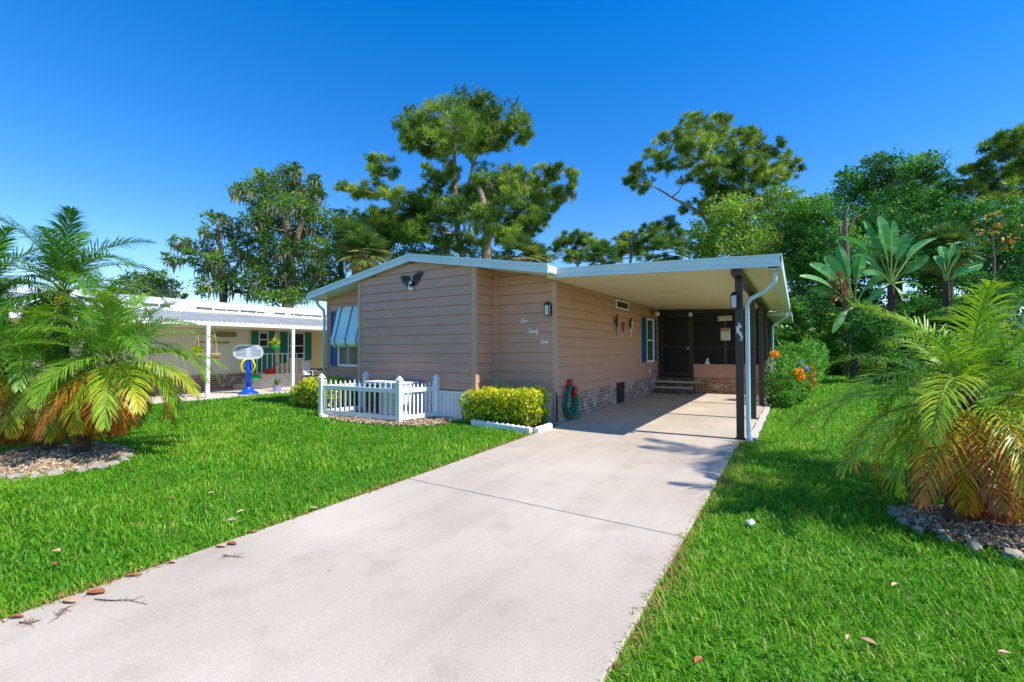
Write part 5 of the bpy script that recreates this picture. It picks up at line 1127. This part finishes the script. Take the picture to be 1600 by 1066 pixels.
# ================================================================ GRASS
def grass():
    rng = np.random.default_rng(77)
    fw = np.array([-math.sin(YAW), math.cos(YAW)]); rt = np.array([math.cos(YAW), math.sin(YAW)])
    Q = []; V = []
    for (d0, d1, dens, L, w_) in ((.9, 3.0, 3600, .052, .0075), (3.0, 5.5, 2300, .055, .009), (5.5, 9, 1100, .06, .013), (9, 15, 420, .07, .022), (15, 32, 110, .09, .045)):
        # sample in camera-facing wedge, widened for side views
        wf = (1.9 if d1 < 16 else 1.5); hw = d1*wf; n = int(dens*(d1-d0)*2*hw*1.0)
        d = rng.uniform(d0, d1, n); s = rng.uniform(-hw, hw, n); k = np.abs(s) < d*wf+.8; d, s = d[k], s[k]
        X = fw[0]*d+rt[0]*s; Y = fw[1]*d+rt[1]*s
        ed = np.where(X < -2.3, np.interp(Y, [0, 3.7, 7.9], [-3.66, -3.78, -3.95])-X, X-np.interp(Y, [0, 3.7, 8.05, 8.35], [-.70, -.74, -.77, -.56]))  # distance off the slab edge
        over = rng.normal(size=len(X))*.022-.02*np.clip(np.sin(Y*3.1)*np.sin(Y*7.7+1), 0, 1)
        ok = (ed > -.02+over) & (X > -14.93)
        for (cx, cy, rx, ry) in BEDS: ok &= ((X-cx)/(rx+.02))**2+((Y-cy)/(ry+.02))**2 > 1
        ok &= ~((X > -5.65) & (X < -3.8) & (Y > 6.95)); ok &= ~((X > -11.7) & (X < XR) & (Y > 7.35)); ok &= ~((X < -.5) & (X > XR-.1) & (Y > 8)); ok &= ~((X > -9.1) & (X < -6.6) & (Y > 6.3))
        X, Y, ed = X[ok], Y[ok], ed[ok]; n = len(X); P = np.stack([X, Y, np.zeros(n)], 1)
        patch = np.sin(X*1.7+1.3*np.sin(Y*1.1))*np.sin(Y*1.9+1.7*np.sin(X*.9)); patch2 = np.sin(X*5.1+2*np.sin(Y*3.3))*np.sin(Y*4.7+X)
        a = rng.uniform(0, 2*math.pi, n); lean = rng.uniform(.15, 1.0, n); edge = np.exp(-np.clip(ed, 0, 9)/.16)
        h = L*rng.uniform(.55, 1.35, n)*(1+.18*patch)*(1-.15*edge)+.012*edge
        dr = np.stack([np.cos(a)*lean, np.sin(a)*lean, np.ones(n)], 1); dr = unit(dr); s3 = np.stack([-np.sin(a), np.cos(a), rng.normal(size=n)*.25], 1); s3 = unit(s3)*(w_*rng.uniform(.6, 1.25, n))[:, None]*.5
        m_ = P+dr*h[:, None]*.55; d2 = unit(dr+np.stack([np.cos(a), np.sin(a), -.15*np.ones(n)], 1)*rng.uniform(.1, .9, n)[:, None]); t_ = m_+d2*h[:, None]*.55
        Q.append(np.stack([P-s3*.8, P+s3*.8, m_+s3, m_-s3], 1)); Q.append(np.stack([m_-s3, m_+s3, t_+s3*.12, t_-s3*.12], 1))
        big = np.sin(X*.55+.6*np.sin(Y*.7+1))*np.sin(Y*.5+X*.21+2); dryp = np.clip(np.sin(X*2.3+Y*1.1+2*np.sin(Y*1.7))*np.sin(Y*2.9-X*1.3)-.62, 0, 1)*1.1; v = .43+.10*patch+.06*patch2+.08*big+dryp*rng.uniform(0, 1, n)+rng.normal(size=n)*.13+edge*rng.uniform(0, .75, n)*(rng.random(n) < .75); dry = rng.random(n) < .02; v[dry] = .96
        V += [v, v+.03]
    # loose thatch and bits of dry debris lying along both slab edges
    n = 5200; Y = rng.uniform(-1, 9, n)**1.0; lf_ = rng.random(n) < .62
    X = np.where(lf_, np.interp(Y, [0, 3.7, 7.9], [-3.66, -3.78, -3.95])+rng.normal(size=n)*.035-.012, np.interp(Y, [0, 3.7, 8], [-.70, -.74, -.60])+rng.normal(size=n)*.03+.01)
    dens_ = (np.sin(Y*2.3)+np.sin(Y*5.9+1)+1.6)/3.6; k = rng.random(n) < dens_; X, Y = X[k], Y[k]; n = len(X)
    P = np.stack([X, Y, np.full(n, .034)], 1); a = rng.uniform(0, 6.28, n); d = np.stack([np.cos(a), np.sin(a), rng.normal(size=n)*.25], 1)*rng.uniform(.008, .03, n)[:, None]; s3 = np.stack([-np.sin(a), np.cos(a), np.zeros(n)], 1)*rng.uniform(.0015, .004, n)[:, None]
    npmesh('dry_thatch', np.stack([P-d-s3*.3, P-d*.2+s3, P+d, P+d*.2-s3], 1), 4, 'dead', rng.uniform(0, 1, n), kind='stuff', label='dry brown thatch scattered along the driveway edges', cat='debris')
    npmesh('grass', np.concatenate(Q), 4, 'grass', np.concatenate(V), kind='stuff', label='dense bright green lawn grass', cat='grass')
grass()
# ================================================================ FALLEN LEAVES AND TWIGS
def fallen(px, py, L, w_, v, rot, label, group, z=.035):
    x, y, _ = gnd(px, py, z); c, s = math.cos(rot), math.sin(rot); K = 6; V_ = []; F = []
    for k in range(K+1):
        t = k/K; ww = w_*math.sin(math.pi*min(.97, max(.03, t)))**.7; u = (t-.5)*L; zz = z+.002+.006*math.sin(t*3.1)
        for q in (-1, 0, 1): V_.append((x+u*c-q*ww*s, y+u*s+q*ww*c, zz+(.006*abs(q))))
    for k in range(K):
        for q in (0, 1): a = k*3+q; F.append((a, a+1, a+4, a+3))
    b = MB(); b.add(V_, F); b.add([(p[0], p[1], p[2]-.002) for p in V_], [tuple(reversed(f)) for f in F]); b.build('fallen_leaf', v, label=label, cat='leaf', group=group)
mat('leaf_brown', srgb(170, 100, 58), .7, .3, 30); mat('leaf_tan', srgb(206, 166, 128), .7, .2, 30)
GL = 'fallen leaves on the lawn and driveway edge'
for px, py, L_, w_, m_, a, lab in (
 (150, 926, .11, .03, 'leaf_brown', .5, 'large orange-brown leaf on the left driveway edge, right of the tan one'),
 (110, 939, .10, .028, 'leaf_tan', .2, 'large tan leaf on the left driveway edge beside the orange-brown one'),
 (25, 965, .08, .012, 'leaf_brown', .6, 'narrow brown leaf at the grass edge in the bottom left corner'),
 (345, 854, .08, .02, 'leaf_tan', .4, 'pale leaf in the small leaf pile halfway along the left driveway edge'),
 (362, 850, .09, .02, 'leaf_brown', .2, 'brown leaf in the small leaf pile halfway along the left driveway edge'),
 (208, 900, .10, .012, 'leaf_brown', .7, 'thin brown leaf along the driveway edge above the large leaves'),
 (270, 879, .05, .015, 'leaf_tan', .3, 'small tan leaf alone on the driveway edge below the leaf pile'),
 (395, 832, .07, .015, 'leaf_brown', .8, 'curled brown leaf at the driveway edge just past the leaf pile'),
 (490, 795, .08, .02, 'leaf_tan', .4, 'farthest tan leaf at the left driveway edge'),
 (87, 862, .06, .025, 'leaf_tan', .5, 'round beige leaf in the lower left lawn'),
 (84, 882, .06, .015, 'leaf_brown', .1, 'orange leaf in the lower left lawn just below the beige one'),
 (266, 779, .07, .02, 'leaf_brown', .8, 'orange-brown leaf in the middle of the left lawn'),
 (330, 771, .06, .02, 'leaf_tan', 1.2, 'tan leaf in the middle of the left lawn, right of the orange-brown one'),
 (215, 821, .05, .015, 'leaf_brown', .5, 'small rusty leaf in the left lawn between the palm bed and the driveway'),
 (376, 800, .07, .02, 'leaf_tan', 1.5, 'upright pinkish leaf in the left lawn close to the driveway'),
 (1357, 1004, .07, .016, 'leaf_tan', -.4, 'largest tan leaf in the right foreground lawn'),
 (1092, 1033, .06, .016, 'leaf_brown', 1.2, 'brown leaf at the bottom of the right lawn nearest the driveway'),
 (1398, 915, .06, .012, 'leaf_tan', 1.0, 'slim tan leaf in the right lawn below the gravel bed'),
 (1325, 998, .05, .01, 'leaf_tan', 1.3, 'slim upright leaf just left of the largest tan leaf on the right lawn'),
 (1570, 1022, .05, .012, 'leaf_tan', .3, 'tan leaf in the bottom right corner of the lawn'),
 (1272, 668, .10, .03, 'leaf_tan', .6, 'tan leaf on the far right lawn beyond the carport post')):
    fallen(px, py, L_, w_, m_, a, lab, GL, .036 if px < 1000 and (px, py) not in ((87, 862), (84, 882), (266, 779), (330, 771), (215, 821), (376, 800)) else .055)
def twig(pts, label, seed):
    rng = np.random.default_rng(seed); P = [gnd(x, y, .036) for x, y in pts]; b = MB(); b.tube(P, list(np.linspace(.0035, .0015, len(P))), 5)
    for k in range(14):
        i = rng.integers(0, len(P)-1); p = P[i]+(P[i+1]-P[i])*rng.random(); d = rng.normal(size=3)*[.03, .03, .006]+[0, 0, .006]; b.tube([p, p+d], [.0022, .0008], 4)
    b.build('twig', 'bark', label=label, cat='twig', group='twigs on the driveway edge')
twig([(148, 936), (175, 938), (200, 937), (230, 944)], 'longest dark twig on the driveway beside the brown leaves', 1); twig([(30, 972), (45, 974), (64, 968)], 'small twig at the grass edge in the lower left corner', 2)
twig([(350, 868), (365, 869), (380, 871)], 'short twig on the driveway below the tan leaf cluster', 3); twig([(90, 965), (98, 955), (103, 950)], 'tiny upright twig on the driveway near the two large brown leaves', 4)
me, h = rock((0, 0, 0), .045, np.random.default_rng(3)); me.materials.append(M['white_stone']); o = bpy.data.objects.new('white_rock', me); C.objects.link(o); p = gnd(1173, 825); o.location = (p[0], p[1], .045)
tag(o, 'pale rock sunk in the right lawn beside the driveway', 'rock')
me, h = rock((0, 0, 0), .03, np.random.default_rng(4)); me.materials.append(M['stone']); o = bpy.data.objects.new('white_rock', me); C.objects.link(o); p = gnd(362, 817); o.location = (p[0], p[1], .03)
tag(o, 'pale rock in the left lawn near the driveway edge', 'rock')
